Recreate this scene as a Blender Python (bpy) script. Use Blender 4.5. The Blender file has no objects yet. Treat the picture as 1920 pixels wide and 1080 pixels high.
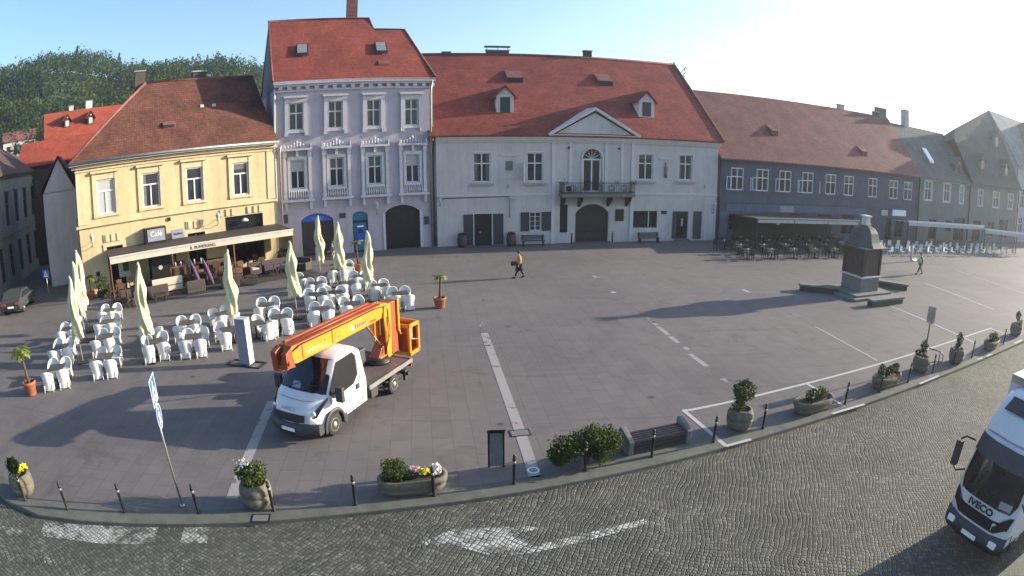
import bpy, bmesh, math, random
from mathutils import Vector, Matrix
R=math.radians
sc=bpy.context.scene
COL=sc.collection
# ------------------------------------------------------------------ camera (a wide-angle webcam with barrel distortion)
H=8.6
PITCH=0.245136
cd=bpy.data.cameras.new('camera');cam=bpy.data.objects.new('camera',cd);COL.objects.link(cam);sc.camera=cam
sc.render.engine='CYCLES'
cd.type='PANO';cd.sensor_fit='HORIZONTAL';cd.sensor_width=36;cd.sensor_height=20.25
cd.panorama_type='FISHEYE_LENS_POLYNOMIAL';cd.fisheye_fov=R(170);cd.clip_start=.05;cd.clip_end=3000
KP=[0.048294489, -0.00024583618, 2.2054053e-05, -2.71443e-07]
cd.fisheye_polynomial_k0=0
for i,k in enumerate(KP): setattr(cd,'fisheye_polynomial_k%d'%(i+1),-k)
cam.location=(0,0,H);cam.rotation_euler=(R(90)-PITCH,0,0)
# ------------------------------------------------------------------ sky, sun, exposure
SUN_AZ=R(15.6); SUN_EL=R(15.2)
w=bpy.data.worlds.new('World');sc.world=w;w.use_nodes=True
wn=w.node_tree;bg=wn.nodes['Background'];sky=wn.nodes.new('ShaderNodeTexSky')
sky.sky_type='NISHITA';sky.sun_disc=False;sky.sun_elevation=SUN_EL;sky.sun_rotation=R(90)-SUN_AZ
sky.altitude=100;sky.air_density=1.0;sky.dust_density=1.5;sky.ozone_density=3.2
wn.links.new(sky.outputs[0],bg.inputs[0]);bg.inputs[1].default_value=0.135
sl=bpy.data.lights.new('sun','SUN');sl.energy=5.0;sl.angle=R(0.6);sl.color=(1,.87,.68)
so=bpy.data.objects.new('sun',sl);COL.objects.link(so);so.location=(40,10,30)
so.rotation_euler=Vector((math.cos(SUN_AZ)*math.cos(SUN_EL),math.sin(SUN_AZ)*math.cos(SUN_EL),math.sin(SUN_EL))).to_track_quat('Z','Y').to_euler()
sc.view_settings.view_transform='Standard';sc.view_settings.look='None';sc.view_settings.exposure=1.32;sc.view_settings.gamma=1
sc.cycles.max_bounces=5;sc.cycles.diffuse_bounces=3;sc.cycles.glossy_bounces=3;sc.cycles.transparent_max_bounces=8
# ------------------------------------------------------------------ survey helpers: where a sight line through the lens meets the ground
def ray(px,py):
    dx=(px-960)*36/1920;dy=-(py-540)*36/1920;r=math.hypot(dx,dy)+1e-9
    t=sum(k*r**(i+1) for i,k in enumerate(KP));c=(math.sin(t)*dx/r,math.sin(t)*dy/r,-math.cos(t));a=PITCH
    return Vector((c[0],c[1]*math.sin(a)-c[2]*math.cos(a),c[1]*math.cos(a)+c[2]*math.sin(a)))
def G(px,py,z=0.0):
    d=ray(px,py);t=(z-H)/d.z;return Vector((d.x*t,d.y*t,z))
def at(px,py,dist):
    d=ray(px,py);h=math.hypot(d.x,d.y);return Vector((d.x/h*dist,d.y/h*dist,H+d.z/h*dist))
rnd=random.Random(7)
# ------------------------------------------------------------------ objects
def tag(o,label=None,cat=None,group=None,kind=None):
    if label:o['label']=label
    if cat:o['category']=cat
    if group:o['group']=group
    if kind:o['kind']=kind
    return o
def thing(name,label,cat,loc=(0,0,0),rz=0,group=None):
    o=bpy.data.objects.new(name,None);COL.objects.link(o);o.location=loc;o.rotation_euler=(0,0,rz);o.empty_display_size=.3
    return tag(o,label,cat,group)
def dup(root,loc,rz,label=None,group=None,scale=None):
    def cp(o,p):
        c=o.copy();COL.objects.link(c);c.parent=p
        for ch in o.children:cp(ch,c)
        return c
    r=cp(root,None);r.location=loc;r.rotation_euler=(0,0,rz)
    if label:r['label']=label
    if group:r['group']=group
    if scale:r.scale=scale
    return r
SPLIT={'string_course','pilaster','console','post','corner_pillar','gate_jamb','drain_pipe','hood_post','spot_lamp','wiper','side_box','mudguard','stabiliser','seat_slat','leg','roof_tile_vent','wall_panel','stucco_block','bottle','gable_wall','tail_lamp','panel_board','valve_block','stone_band','door','poster_panel','stabiliser_leg','corner_post','side_arm','niche','wall_fitting','slats','open_shutter','door_frame','railing_panel','sill','gate_post','verge_tiles','ridge_tiles','planks'}
class MB:
    def __init__(s):s.v=[];s.f=[];s.sm=[];s.ch=[]
    def add(s,vs,fs,smooth=False,M=None):
        o=len(s.v);s.ch.append((o,len(s.f)))
        for p in vs:
            p=Vector(p)
            if M is not None:p=M@p
            s.v.append(tuple(p))
        for f in fs:s.f.append([i+o for i in f]);s.sm.append(smooth)
        return s
    def box(s,x0,x1,y0,y1,z0,z1,M=None):
        if x0>x1:x0,x1=x1,x0
        if y0>y1:y0,y1=y1,y0
        if z0>z1:z0,z1=z1,z0
        return s.add([(x0,y0,z0),(x1,y0,z0),(x1,y1,z0),(x0,y1,z0),(x0,y0,z1),(x1,y0,z1),(x1,y1,z1),(x0,y1,z1)],
            [(0,3,2,1),(4,5,6,7),(0,1,5,4),(1,2,6,5),(2,3,7,6),(3,0,4,7)],M=M)
    def prism(s,poly,a,b,axis='y',M=None,smooth=False):
        n=len(poly)
        def P(u,v,w):return {'y':(u,w,v),'x':(w,u,v),'z':(u,v,w)}[axis]
        vs=[P(u,v,a) for u,v in poly]+[P(u,v,b) for u,v in poly]
        fs=[list(range(n))[::-1],list(range(n,2*n))]
        s.add(vs,fs,M=M);o=len(s.v)-2*n
        for i in range(n):
            j=(i+1)%n;s.f.append([o+i,o+j,o+n+j,o+n+i]);s.sm.append(smooth)
        return s
    def tube(s,pts,r,n=8,cap=True,smooth=True,M=None):
        pts=[Vector(p) for p in pts];rs=r if isinstance(r,(list,tuple)) else [r]*len(pts)
        vs=[];u=None
        for i,p in enumerate(pts):
            t=(pts[min(i+1,len(pts)-1)]-pts[max(i-1,0)]).normalized()
            if u is None:u=t.orthogonal().normalized()
            else:
                u=(u-t*u.dot(t));u=u.normalized() if u.length>1e-6 else t.orthogonal().normalized()
            v=t.cross(u)
            for k in range(n):
                a=2*math.pi*k/n;vs.append(p+(u*math.cos(a)+v*math.sin(a))*rs[i])
        fs=[]
        for i in range(len(pts)-1):
            for k in range(n):
                fs.append((i*n+k,i*n+(k+1)%n,(i+1)*n+(k+1)%n,(i+1)*n+k))
        s.add(vs,fs,smooth,M)
        if cap:
            o=len(s.v)-len(vs);s.f.append([o+k for k in range(n)][::-1]);s.sm.append(False)
            s.f.append([o+(len(pts)-1)*n+k for k in range(n)]);s.sm.append(False)
        return s
    def lathe(s,prof,n=16,c=(0,0,0),smooth=True,M=None,sx=1,sy=1):
        vs=[];fs=[]
        for r,z in prof:
            for k in range(n):
                a=2*math.pi*k/n;vs.append((c[0]+r*sx*math.cos(a),c[1]+r*sy*math.sin(a),c[2]+z))
        for i in range(len(prof)-1):
            for k in range(n):fs.append((i*n+k,i*n+(k+1)%n,(i+1)*n+(k+1)%n,(i+1)*n+k))
        s.add(vs,fs,smooth,M);o=len(s.v)-len(vs)
        s.f.append([o+k for k in range(n)][::-1]);s.sm.append(False)
        s.f.append([o+(len(prof)-1)*n+k for k in range(n)]);s.sm.append(False)
        return s
    def slab(s,poly,th,M=None):
        "3-D polygon thickened downward"
        n=len(poly);vs=[Vector(p) for p in poly]+[Vector(p)-Vector((0,0,th)) for p in poly]
        s.add(vs,[list(range(n)),list(range(n,2*n))[::-1]]+[(i,n+i,n+(i+1)%n,(i+1)%n) for i in range(n)],M=M)
        return s
    def leaf(s,c,size,rn,up=.3):
        "one leaf clump: a bent quad"
        a=rn.uniform(0,6.283);t=rn.uniform(-1,1)
        n=Vector((math.cos(a)*math.sqrt(1-t*t),math.sin(a)*math.sqrt(1-t*t),t+up)).normalized()
        u=n.orthogonal().normalized();b=rn.uniform(0,6.283);v=n.cross(u);uu=u*math.cos(b)+v*math.sin(b);vv=n.cross(uu)
        c=Vector(c);k=size*rn.uniform(.6,1.25)
        s.add([c-uu*k*.5,c-vv*k*.28+n*k*.1,c+uu*k*.5,c+vv*k*.28+n*k*.06],[(0,1,2,3)])
    def build(s,name,mat,parent=None,bevel=0,seg=2,loc=None,rz=0,ang=35,fix=True):
        if name in SPLIT and parent is not None and len(s.ch)>1:
            last=None
            for i,(v0,f0) in enumerate(s.ch):
                v1,f1=s.ch[i+1] if i+1<len(s.ch) else (len(s.v),len(s.f))
                q=MB();q.v=s.v[v0:v1];q.f=[[k-v0 for k in f] for f in s.f[f0:f1]];q.sm=s.sm[f0:f1];last=q.build(name,mat,parent,bevel,seg,loc,rz,ang,fix)
            return last
        me=bpy.data.meshes.new(name);me.from_pydata(s.v,[],s.f);me.update()
        if fix:
            bm=bmesh.new();bm.from_mesh(me);bmesh.ops.recalc_face_normals(bm,faces=bm.faces);bm.to_mesh(me);bm.free()
        for i,p in enumerate(me.polygons):p.use_smooth=s.sm[i] if i<len(s.sm) else False
        me.materials.append(mat)
        o=bpy.data.objects.new(name,me);COL.objects.link(o)
        if parent:o.parent=parent
        if loc is not None:o.location=loc;o.rotation_euler=(0,0,rz)
        if bevel:
            m=o.modifiers.new('bevel','BEVEL');m.width=bevel;m.segments=seg;m.limit_method='ANGLE';m.angle_limit=R(ang)
        return o
def bx(name,mat,parent,*a,bevel=0):
    return MB().box(*a).build(name,mat,parent,bevel=bevel)
def text(body,size,mat,parent,loc,rot,name='lettering',ext=.01,align='CENTER',sx=1,bold=0):
    cu=bpy.data.curves.new(name,'FONT');cu.body=body;cu.size=size;cu.extrude=ext;cu.align_x=align;cu.align_y='CENTER';cu.offset=bold
    t=bpy.data.objects.new(name,cu);COL.objects.link(t);bpy.context.view_layer.update()
    me=bpy.data.meshes.new_from_object(t);bpy.data.objects.remove(t);bpy.data.curves.remove(cu)
    me.materials.clear();me.materials.append(mat)
    o=bpy.data.objects.new(name,me);COL.objects.link(o);o.parent=parent;o.location=loc;o.rotation_euler=rot;o.scale=(sx,1,1);return o
# ------------------------------------------------------------------ materials
def nodes(name):
    m=bpy.data.materials.new(name);m.use_nodes=True;nt=m.node_tree;b=nt.nodes['Principled BSDF'];return m,nt,b
def ramp(nt,fac,stops,interp='LINEAR'):
    r=nt.nodes.new('ShaderNodeValToRGB');r.color_ramp.interpolation=interp;e=r.color_ramp.elements
    while len(e)<len(stops):e.new(.5)
    for k,(p,c) in enumerate(stops):e[k].position=p;e[k].color=(*c,1) if len(c)==3 else c
    nt.links.new(fac,r.inputs[0]);return r.outputs[0]
def noise(nt,scale,detail=4,vec=None,rough=.6,dist=0):
    n=nt.nodes.new('ShaderNodeTexNoise');n.inputs['Scale'].default_value=scale;n.inputs['Detail'].default_value=detail;n.inputs['Roughness'].default_value=rough;n.inputs['Distortion'].default_value=dist
    if vec:nt.links.new(vec,n.inputs['Vector'])
    return n.outputs[0]
def objc(nt,scale=(1,1,1),rot=(0,0,0),kind='Object'):
    t=nt.nodes.new('ShaderNodeTexCoord');m=nt.nodes.new('ShaderNodeMapping');m.inputs['Scale'].default_value=scale;m.inputs['Rotation'].default_value=rot
    nt.links.new(t.outputs[kind],m.inputs[0]);return m.outputs[0]
def mix(nt,f,a,b,mode='MIX'):
    m=nt.nodes.new('ShaderNodeMix');m.data_type='RGBA';m.blend_type=mode
    def s(i,v):
        if isinstance(v,(int,float)):m.inputs[i].default_value=v
        elif isinstance(v,tuple):m.inputs[i].default_value=(*v,1) if len(v)==3 else v
        else:nt.links.new(v,m.inputs[i])
    s(0,f);s(6,a);s(7,b);return m.outputs[2]
def bump(nt,b,h,strength=.3,dist=.02):
    n=nt.nodes.new('ShaderNodeBump');n.inputs['Strength'].default_value=strength;n.inputs['Distance'].default_value=dist
    nt.links.new(h,n.inputs['Height']);nt.links.new(n.outputs[0],b.inputs['Normal'])
def mul(c,k):return tuple(min(1,x*k) for x in c)
def mat(name,col,rough=.7,metal=0,var=.18,scale=3,bmp=0,spec=.5,coat=0,stain=0):
    m,nt,b=nodes(name);v=objc(nt)
    n=noise(nt,scale,5,v);c=ramp(nt,n,[(.3,mul(col,1-var)),(.7,mul(col,1+var))])
    if stain:
        n2=noise(nt,.35,6,objc(nt,(1.6,1.6,.5)),.7);f=ramp(nt,n2,[(.42,(0,0,0)),(.68,(1,1,1))])
        c=mix(nt,f,c,mix(nt,1.0,c,(stain,)*3,'MULTIPLY'))
        n3=noise(nt,1.0,6,objc(nt,(3.2,3.2,.22)),.75);g3=ramp(nt,n3,[(.5,(0,0,0)),(.72,(.6,.6,.6))]);c=mix(nt,g3,c,mix(nt,1.0,c,(stain*.82,stain*.8,stain*.76),'MULTIPLY'))
    nt.links.new(c,b.inputs['Base Color']);b.inputs['Roughness'].default_value=rough;b.inputs['Metallic'].default_value=metal
    b.inputs['Specular IOR Level'].default_value=spec;b.inputs['Coat Weight'].default_value=coat
    if bmp:bump(nt,b,noise(nt,scale*8,4,v),bmp,.01)
    return m
def tiles(name,c1,c2,var=.25,rough=.85,sc_=1.0):
    m,nt,b=nodes(name);t=nt.nodes.new('ShaderNodeTexCoord');s=nt.nodes.new('ShaderNodeSeparateXYZ');nt.links.new(t.outputs['Object'],s.inputs[0])
    a=nt.nodes.new('ShaderNodeMath');a.operation='MULTIPLY_ADD';a.inputs[1].default_value=.35;nt.links.new(s.outputs[1],a.inputs[0]);nt.links.new(s.outputs[0],a.inputs[2])
    cm=nt.nodes.new('ShaderNodeCombineXYZ');nt.links.new(a.outputs[0],cm.inputs[0]);nt.links.new(s.outputs[2],cm.inputs[1])
    br=nt.nodes.new('ShaderNodeTexBrick');br.inputs['Scale'].default_value=4.2*sc_;br.inputs['Brick Width'].default_value=.75;br.inputs['Row Height'].default_value=.7
    br.inputs['Mortar Size'].default_value=.07;br.inputs['Mortar Smooth'].default_value=.6;br.inputs['Color1'].default_value=(*c1,1);br.inputs['Color2'].default_value=(*c2,1);br.inputs['Mortar'].default_value=(*mul(c1,.45),1);br.inputs['Bias'].default_value=-.1
    nt.links.new(cm.outputs[0],br.inputs[0])
    n=noise(nt,.5,6,objc(nt));f=ramp(nt,n,[(.35,(1-var,)*3),(.65,(1+var*.4,)*3)])
    n2=noise(nt,3.5,5,objc(nt),.7);g=ramp(nt,n2,[(.3,(.68,.68,.66)),(.5,(1,1,1)),(.72,(1.2,1.16,1.1))])
    c=mix(nt,1.0,mix(nt,1.0,br.outputs[0],f,'MULTIPLY'),g,'MULTIPLY')
    nt.links.new(c,b.inputs['Base Color']);b.inputs['Roughness'].default_value=rough;b.inputs['Specular IOR Level'].default_value=.3
    bump(nt,b,br.outputs['Fac'],-.5,.03);return m
def leafmat(name,c1,c2,tr=.25,vr=(.6,1.5),ns=1.6):
    m,nt,b=nodes(name);n=noise(nt,ns,4,objc(nt));oi=nt.nodes.new('ShaderNodeObjectInfo')
    g=nt.nodes.new('ShaderNodeNewGeometry')
    c=ramp(nt,n,[(.35,c1),(.65,c2)]);h=nt.nodes.new('ShaderNodeHueSaturation');nt.links.new(c,h.inputs['Color'])
    v=nt.nodes.new('ShaderNodeMapRange');v.inputs[3].default_value=vr[0];v.inputs[4].default_value=vr[1];nt.links.new(g.outputs['Random Per Island'],v.inputs[0]);nt.links.new(v.outputs[0],h.inputs['Value'])
    nt.links.new(h.outputs[0],b.inputs['Base Color']);b.inputs['Roughness'].default_value=.6;b.inputs['Specular IOR Level'].default_value=.25
    t=nt.nodes.new('ShaderNodeBsdfTranslucent');nt.links.new(h.outputs[0],t.inputs[0]);ms=nt.nodes.new('ShaderNodeMixShader');ms.inputs[0].default_value=tr
    o=nt.nodes['Material Output'];nt.links.new(b.outputs[0],ms.inputs[1]);nt.links.new(t.outputs[0],ms.inputs[2]);nt.links.new(ms.outputs[0],o.inputs[0]);return m
M={}
M['glass']=mat('window_glass',(.025,.03,.04),.06,var=.3,scale=1,spec=.6)
M['glass_dark']=mat('dark_glass',(.012,.014,.018),.08,var=.2)
M['curtain']=mat('curtain',(.38,.38,.38),.9,var=.2,scale=9)
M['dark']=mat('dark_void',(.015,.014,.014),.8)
M['white']=mat('white_paint',(.6,.6,.6),.5,var=.06)
M['white_dirty']=mat('white_weathered',(.42,.41,.40),.6,var=.15)
M['yellow']=mat('yellow_plaster',(.54,.43,.245),.9,var=.07,scale=1.5,bmp=.1,stain=.82)
M['yellow2']=mat('cream_plaster',(.56,.455,.285),.9,var=.08,scale=1.5,stain=.85)
M['lilac']=mat('lilac_plaster',(.40,.365,.41),.9,var=.06,scale=1.5,bmp=.1,stain=.88)
M['lilac_trim']=mat('lilac_trim',(.50,.48,.51),.85,var=.08,scale=5)
M['cream']=mat('pale_plaster',(.51,.475,.45),.9,var=.06,scale=1.2,bmp=.1,stain=.85)
M['cream_trim']=mat('pale_trim',(.54,.505,.48),.85,var=.08)
M['blue']=mat('blue_plaster',(.085,.098,.13),.9,var=.12,scale=1,stain=.8)
M['blue2']=mat('light_blue_plaster',(.10,.135,.18),.9,var=.12,scale=1,stain=.8)
M['green']=mat('grey_green_plaster',(.17,.195,.18),.9,var=.08,scale=1,stain=.85)
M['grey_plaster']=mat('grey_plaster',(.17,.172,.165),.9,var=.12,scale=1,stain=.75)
M['roof_red']=tiles('red_roof_tiles',(.27,.064,.045),(.215,.05,.037))
M['roof_orange']=tiles('orange_roof_tiles',(.34,.07,.035),(.28,.055,.03))
M['roof_brown']=tiles('brown_roof_tiles',(.155,.060,.038),(.095,.042,.030),var=.35,sc_=.85)
M['roof_faded']=tiles('faded_roof_tiles',(.24,.10,.085),(.19,.085,.075))
M['roof_grey']=tiles('grey_roof_tiles',(.13,.15,.14),(.10,.12,.115))
M['roof_dull']=tiles('dull_brown_tiles',(.10,.06,.05),(.075,.05,.042))
M['roof_sunlit_tone']=tiles('sunlit_tone_tiles',(.26,.31,.31),(.22,.27,.27))  # sunlight on the far right slope is put into this pale tile colour
M['slate']=tiles('slate_roof',(.10,.125,.12),(.08,.10,.10))
M['zinc']=mat('zinc_gutter',(.30,.31,.31),.5,metal=.5,var=.2)
M['wood_dark']=mat('dark_wood',(.035,.028,.026),.7,var=.3,scale=6)
M['wood']=mat('brown_wood',(.12,.055,.03),.65,var=.35,scale=5,bmp=.1)
M['shutter']=mat('shutter_paint',(.042,.038,.044),.7,var=.2,scale=8)
M['stone']=mat('planter_stone',(.145,.13,.095),.9,var=.25,scale=8,bmp=.5,stain=.7)
M['stone_grey']=mat('grey_stone',(.16,.16,.155),.9,var=.15,scale=5,bmp=.3,stain=.75)
M['kerb']=mat('kerb_stone',(.12,.12,.10),.9,var=.18,scale=2.5,bmp=.25,stain=.75)
M['terracotta']=mat('terracotta',(.34,.115,.055),.8,var=.15,scale=5)
M['soil']=mat('soil',(.05,.035,.025),1,var=.4,scale=20,bmp=.5)
M['iron']=mat('black_iron',(.018,.017,.018),.45,metal=.3,var=.2)
M['steel']=mat('galvanised_steel',(.35,.35,.33),.4,metal=.7,var=.15)
M['tyre']=mat('tyre_rubber',(.022,.021,.02),.85,var=.2,scale=12)
M['rim']=mat('wheel_rim',(.42,.41,.36),.4,metal=.5,var=.2)
M['truck_white']=mat('truck_white',(.6,.6,.6),.22,var=.03,coat=.6)
M['truck_grey']=mat('truck_plastic',(.04,.042,.045),.55,var=.15)
M['orange']=mat('orange_paint',(.80,.27,.012),.32,var=.07,coat=.4,stain=.8)
M['orange_red']=mat('dark_orange_paint',(.33,.07,.025),.4,var=.12,stain=.75)
M['chair']=mat('white_plastic',(.64,.64,.61),.5,var=.08,scale=6,stain=.85)
M['umb']=mat('umbrella_cloth',(.55,.53,.32),.85,var=.12,scale=4,bmp=.3)
M['awning']=mat('awning_cloth',(.52,.45,.35),.85,var=.08,scale=3)
M['table']=mat('table_top',(.055,.05,.048),.45,var=.2)
M['cushion']=mat('purple_cushion',(.09,.055,.11),.9,var=.15)
M['rattan']=mat('brown_rattan',(.06,.045,.04),.8,var=.3,scale=14,bmp=.4)
M['bark']=mat('bark',(.085,.06,.04),.95,var=.3,scale=9,bmp=.6)
M['leaf']=leafmat('shrub_leaves',(.035,.06,.012),(.085,.11,.022))
M['leaf_dark']=leafmat('dark_leaves',(.02,.045,.015),(.045,.075,.025))
M['leaf_hill']=leafmat('hill_leaves',(.012,.032,.014),(.07,.11,.024),.42,(.85,1.15),.09)
M['leaf_palm']=leafmat('palm_leaves',(.09,.14,.02),(.22,.25,.05))
M['flower_y']=mat('yellow_petals',(.9,.75,.02),.6)
M['flower_w']=mat('white_petals',(.8,.78,.72),.6)
M['flower_p']=mat('pink_petals',(.75,.45,.45),.6)
M['sign_blue']=mat('sign_blue',(.015,.10,.45),.35,var=.04)
M['sign_white']=mat('sign_white',(.85,.85,.85),.35,var=.03)
M['panel']=mat('panel_print',(.25,.255,.31),.3,var=.12,scale=4)
M['teal']=mat('teal_panel',(.02,.16,.24),.3,var=.2)
M['skin']=mat('skin',(.42,.24,.17),.6,var=.06)
M['copper']=mat('copper_roof',(.05,.065,.052),.6,var=.25,stain=.7)
M['brown_board']=mat('brown_board',(.06,.038,.03),.7,var=.25)
M['deck_floor_shade_tone']=mat('deck_floor_shade_tone',(.045,.036,.03),.85,var=.25,scale=4)  # brown deck, darkened to carry the shade of awning and umbrellas
M['black_wicker']=mat('black_wicker',(.008,.009,.013),.8,var=.3)
M['wood_bench']=mat('bench_wood',(.10,.062,.055),.6,var=.25,scale=6)
# ------------------------------------------------------------------ ground
def paving():
    m,nt,b=nodes('square_paving');v=objc(nt,rot=(0,0,R(-8.6)))
    br=nt.nodes.new('ShaderNodeTexBrick');br.inputs['Scale'].default_value=1.0;br.inputs['Brick Width'].default_value=1.1;br.inputs['Row Height'].default_value=.62
    br.inputs['Mortar Size'].default_value=.014;br.inputs['Mortar Smooth'].default_value=.3;br.inputs['Color1'].default_value=(.145,.129,.123,1);br.inputs['Color2'].default_value=(.131,.117,.112,1);br.inputs['Mortar'].default_value=(.106,.095,.091,1)
    rot=objc(nt,rot=(0,0,R(-8.6+90)));nt.links.new(rot,br.inputs[0])
    big=noise(nt,.09,5,v,.65,.4);f=ramp(nt,big,[(.3,(.78,.78,.80)),(.5,(1,1,1)),(.72,(1.16,1.12,1.06))])
    sm=noise(nt,1.3,6,v,.7);g=ramp(nt,sm,[(.3,(.9,.9,.9)),(.7,(1.08,1.08,1.08))])
    spots=nt.nodes.new('ShaderNodeTexVoronoi');spots.inputs['Scale'].default_value=.35;nt.links.new(v,spots.inputs['Vector']);sp=ramp(nt,spots.outputs[0],[(.035,(.45,.45,.45)),(.06,(1,1,1))])
    c=mix(nt,1.0,mix(nt,1.0,mix(nt,1.0,br.outputs[0],f,'MULTIPLY'),g,'MULTIPLY'),sp,'MULTIPLY')
    st=ramp(nt,noise(nt,.55,6,v,.72,.8),[(.56,(1,1,1)),(.66,(.80,.79,.78))]);c=mix(nt,1.0,c,st,'MULTIPLY')
    tr_=noise(nt,.8,4,objc(nt,(.12,2.2,1),(0,0,R(24))),.6,.3);tm=ramp(nt,tr_,[(.60,(1,1,1)),(.68,(.86,.86,.86))]);c=mix(nt,1.0,c,tm,'MULTIPLY')
    gum=nt.nodes.new('ShaderNodeTexVoronoi');gum.inputs['Scale'].default_value=1.7;nt.links.new(v,gum.inputs['Vector']);gm_=ramp(nt,gum.outputs[0],[(.03,(.62,.62,.62)),(.05,(1,1,1))]);c=mix(nt,1.0,c,gm_,'MULTIPLY')
    nt.links.new(c,b.inputs['Base Color']);b.inputs['Roughness'].default_value=.78;b.inputs['Specular IOR Level'].default_value=.4
    bump(nt,b,noise(nt,9,5,v,.7),.25,.01);return m
def cobbles(paint=False,thr=.38):
    m,nt,b=nodes('cobble_paint' if paint else 'cobbles');v=objc(nt,rot=(0,0,R(22)))
    wv=nt.nodes.new('ShaderNodeVectorMath');wv.operation='MULTIPLY_ADD';n=nt.nodes.new('ShaderNodeTexNoise');n.inputs['Scale'].default_value=.5;nt.links.new(v,n.inputs['Vector'])
    nt.links.new(n.outputs['Color'],wv.inputs[0]);wv.inputs[1].default_value=(.7,.7,0);nt.links.new(v,wv.inputs[2])
    vo=nt.nodes.new('ShaderNodeTexVoronoi');vo.feature='DISTANCE_TO_EDGE';vo.inputs['Scale'].default_value=8.8;vo.inputs['Randomness'].default_value=.32;nt.links.new(wv.outputs[0],vo.inputs['Vector'])
    vc=nt.nodes.new('ShaderNodeTexVoronoi');vc.inputs['Scale'].default_value=8.8;vc.inputs['Randomness'].default_value=.32;nt.links.new(wv.outputs[0],vc.inputs['Vector'])
    e=ramp(nt,vo.outputs['Distance'],[(.03,(0,0,0)),(.12,(1,1,1))])
    s=nt.nodes.new('ShaderNodeSeparateColor');nt.links.new(vc.outputs['Color'],s.inputs[0])
    cell=ramp(nt,s.outputs[0],[(0,(.068,.069,.057)),(.6,(.095,.096,.078)),(1,(.145,.143,.122))])
    big=ramp(nt,noise(nt,.3,5,v,.65),[(.3,(.66,.68,.64)),(.5,(1,1,1)),(.7,(1.4,1.38,1.3))])
    if paint:
        wear=ramp(nt,noise(nt,2.2,6,v,.75),[(thr,(0,0,0)),(thr+.12,(1,1,1))]);
        cell=mix(nt,wear,cell,mix(nt,s.outputs[1],(.30,.30,.28),(.5,.5,.47)))
        big=(1.0,1.0,1.0)
    c=mix(nt,e,(.042,.042,.034),mix(nt,1.0,cell,big,'MULTIPLY'))
    nt.links.new(c,b.inputs['Base Color']);b.inputs['Roughness'].default_value=.8;b.inputs['Specular IOR Level'].default_value=.3
    h=nt.nodes.new('ShaderNodeMath');h.operation='MULTIPLY_ADD';h.inputs[1].default_value=.35;nt.links.new(s.outputs[2],h.inputs[0]);nt.links.new(ramp(nt,vo.outputs['Distance'],[(.0,(0,0,0)),(.22,(1,1,1))],'EASE'),h.inputs[2])
    bump(nt,b,h.outputs[0],.75,.025);return m
def worn(name,col,thr,scale=2.5):
    m,nt,b=nodes(name);v=objc(nt);f=ramp(nt,noise(nt,scale,6,v,.75),[(thr,(0,0,0)),(thr+.1,(1,1,1))])
    nt.links.new(f,b.inputs['Alpha']);b.inputs['Base Color'].default_value=(*col,1);b.inputs['Roughness'].default_value=.7;return m
M['paving']=paving();M['cobble']=cobbles();M['cobble_paint']=cobbles(True,.43);M['cobble_worn']=cobbles(True,.55)
M['band']=worn('pale_stone_band',(.29,.265,.255),.34,1.4);M['band_faint']=worn('worn_stone_band',(.24,.22,.21),.50,1.2);M['line']=worn('white_line',(.42,.42,.40),.30,3)
M['far_ground']=mat('far_ground',(.07,.07,.06),.95,var=.2,scale=.2)
KO=[(0,950),(74,967),(130,976),(222,981),(370,981.5),(478,979),(560,973),(620,963),(732,953),(889,936),(1020,916),(1059,905),(1190,880),(1312,852),(1415,822),(1560,776),(1621,758),(1724,720),(1761,705),(1858,667),(1913,642)]
BO=[(48,939),(127,956),(234,961),(373,962.6),(513.8,958),(666.9,946.5),(814.4,930),(963.8,907.5),(1096.7,883),(1222,857),(1337,829.6),(1430,804),(1518,779),(1583.7,759),(1649,736),(1702,717),(1748,700),(1787,684),(1822,671),(1852.6,657),(1881,646)]
ko=[G(x,y) for x,y in KO];ki=[]
d=(ko[1]-ko[0]).normalized();ko=[ko[0]-d*1+Vector((-9,5,0)),ko[0]-d*.6]+ko
d=(ko[-1]-ko[-4]).normalized();ko=ko+[ko[-1]+d*15,ko[-1]+d*90]
# smooth the line a little
for _ in range(2):
    ko=[ko[0]]+[(ko[i-1]+ko[i]*2+ko[i+1])/4 for i in range(1,len(ko)-1)]+[ko[-1]]
for i,p in enumerate(ko):
    t=(ko[min(i+1,len(ko)-1)]-ko[max(i-1,0)]).normalized();ki.append(p+Vector((-t.y,t.x,0))*.62)
g=MB();g.add([(-410,-50,-.3),(410,-50,-.3),(410,410,-.3),(-410,410,-.3)],[(0,1,2,3)]);tag(g.build('ground',M['far_ground']),kind='structure')
g=MB();g.add([(-140,-12,-.12),(160,-12,-.12),(160,110,-.12),(-140,110,-.12)],[(0,1,2,3)]);tag(g.build('road',M['cobble']),kind='structure')
g=MB();n=len(ki);vs=[];fs=[]
for p in ki:vs+=[(p.x,p.y,0),(p.x,130,0)]
for i in range(n-1):fs.append((2*i,2*i+2,2*i+3,2*i+1))
g.add(vs,fs);g.add([(ki[0].x-100,ki[0].y,0),(ki[0].x,ki[0].y,0),(ki[0].x,130,0),(ki[0].x-100,130,0)],[(0,1,2,3)])
tag(g.build('pavement',M['paving']),kind='structure')
g=MB();vs=[];fs=[]
for a,b_ in zip(ko,ki):vs+=[(a.x,a.y,-.2),(a.x,a.y,-.012),(a.x*.97+b_.x*.03,a.y*.97+b_.y*.03,.006),(b_.x,b_.y,.006),(b_.x,b_.y,-.2)]
for i in range(n-1):
    for k in range(4):fs.append((5*i+k,5*i+k+1,5*i+6+k,5*i+5+k))
g.add(vs,fs);tag(g.build('kerb',M['kerb']),kind='structure')
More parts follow.
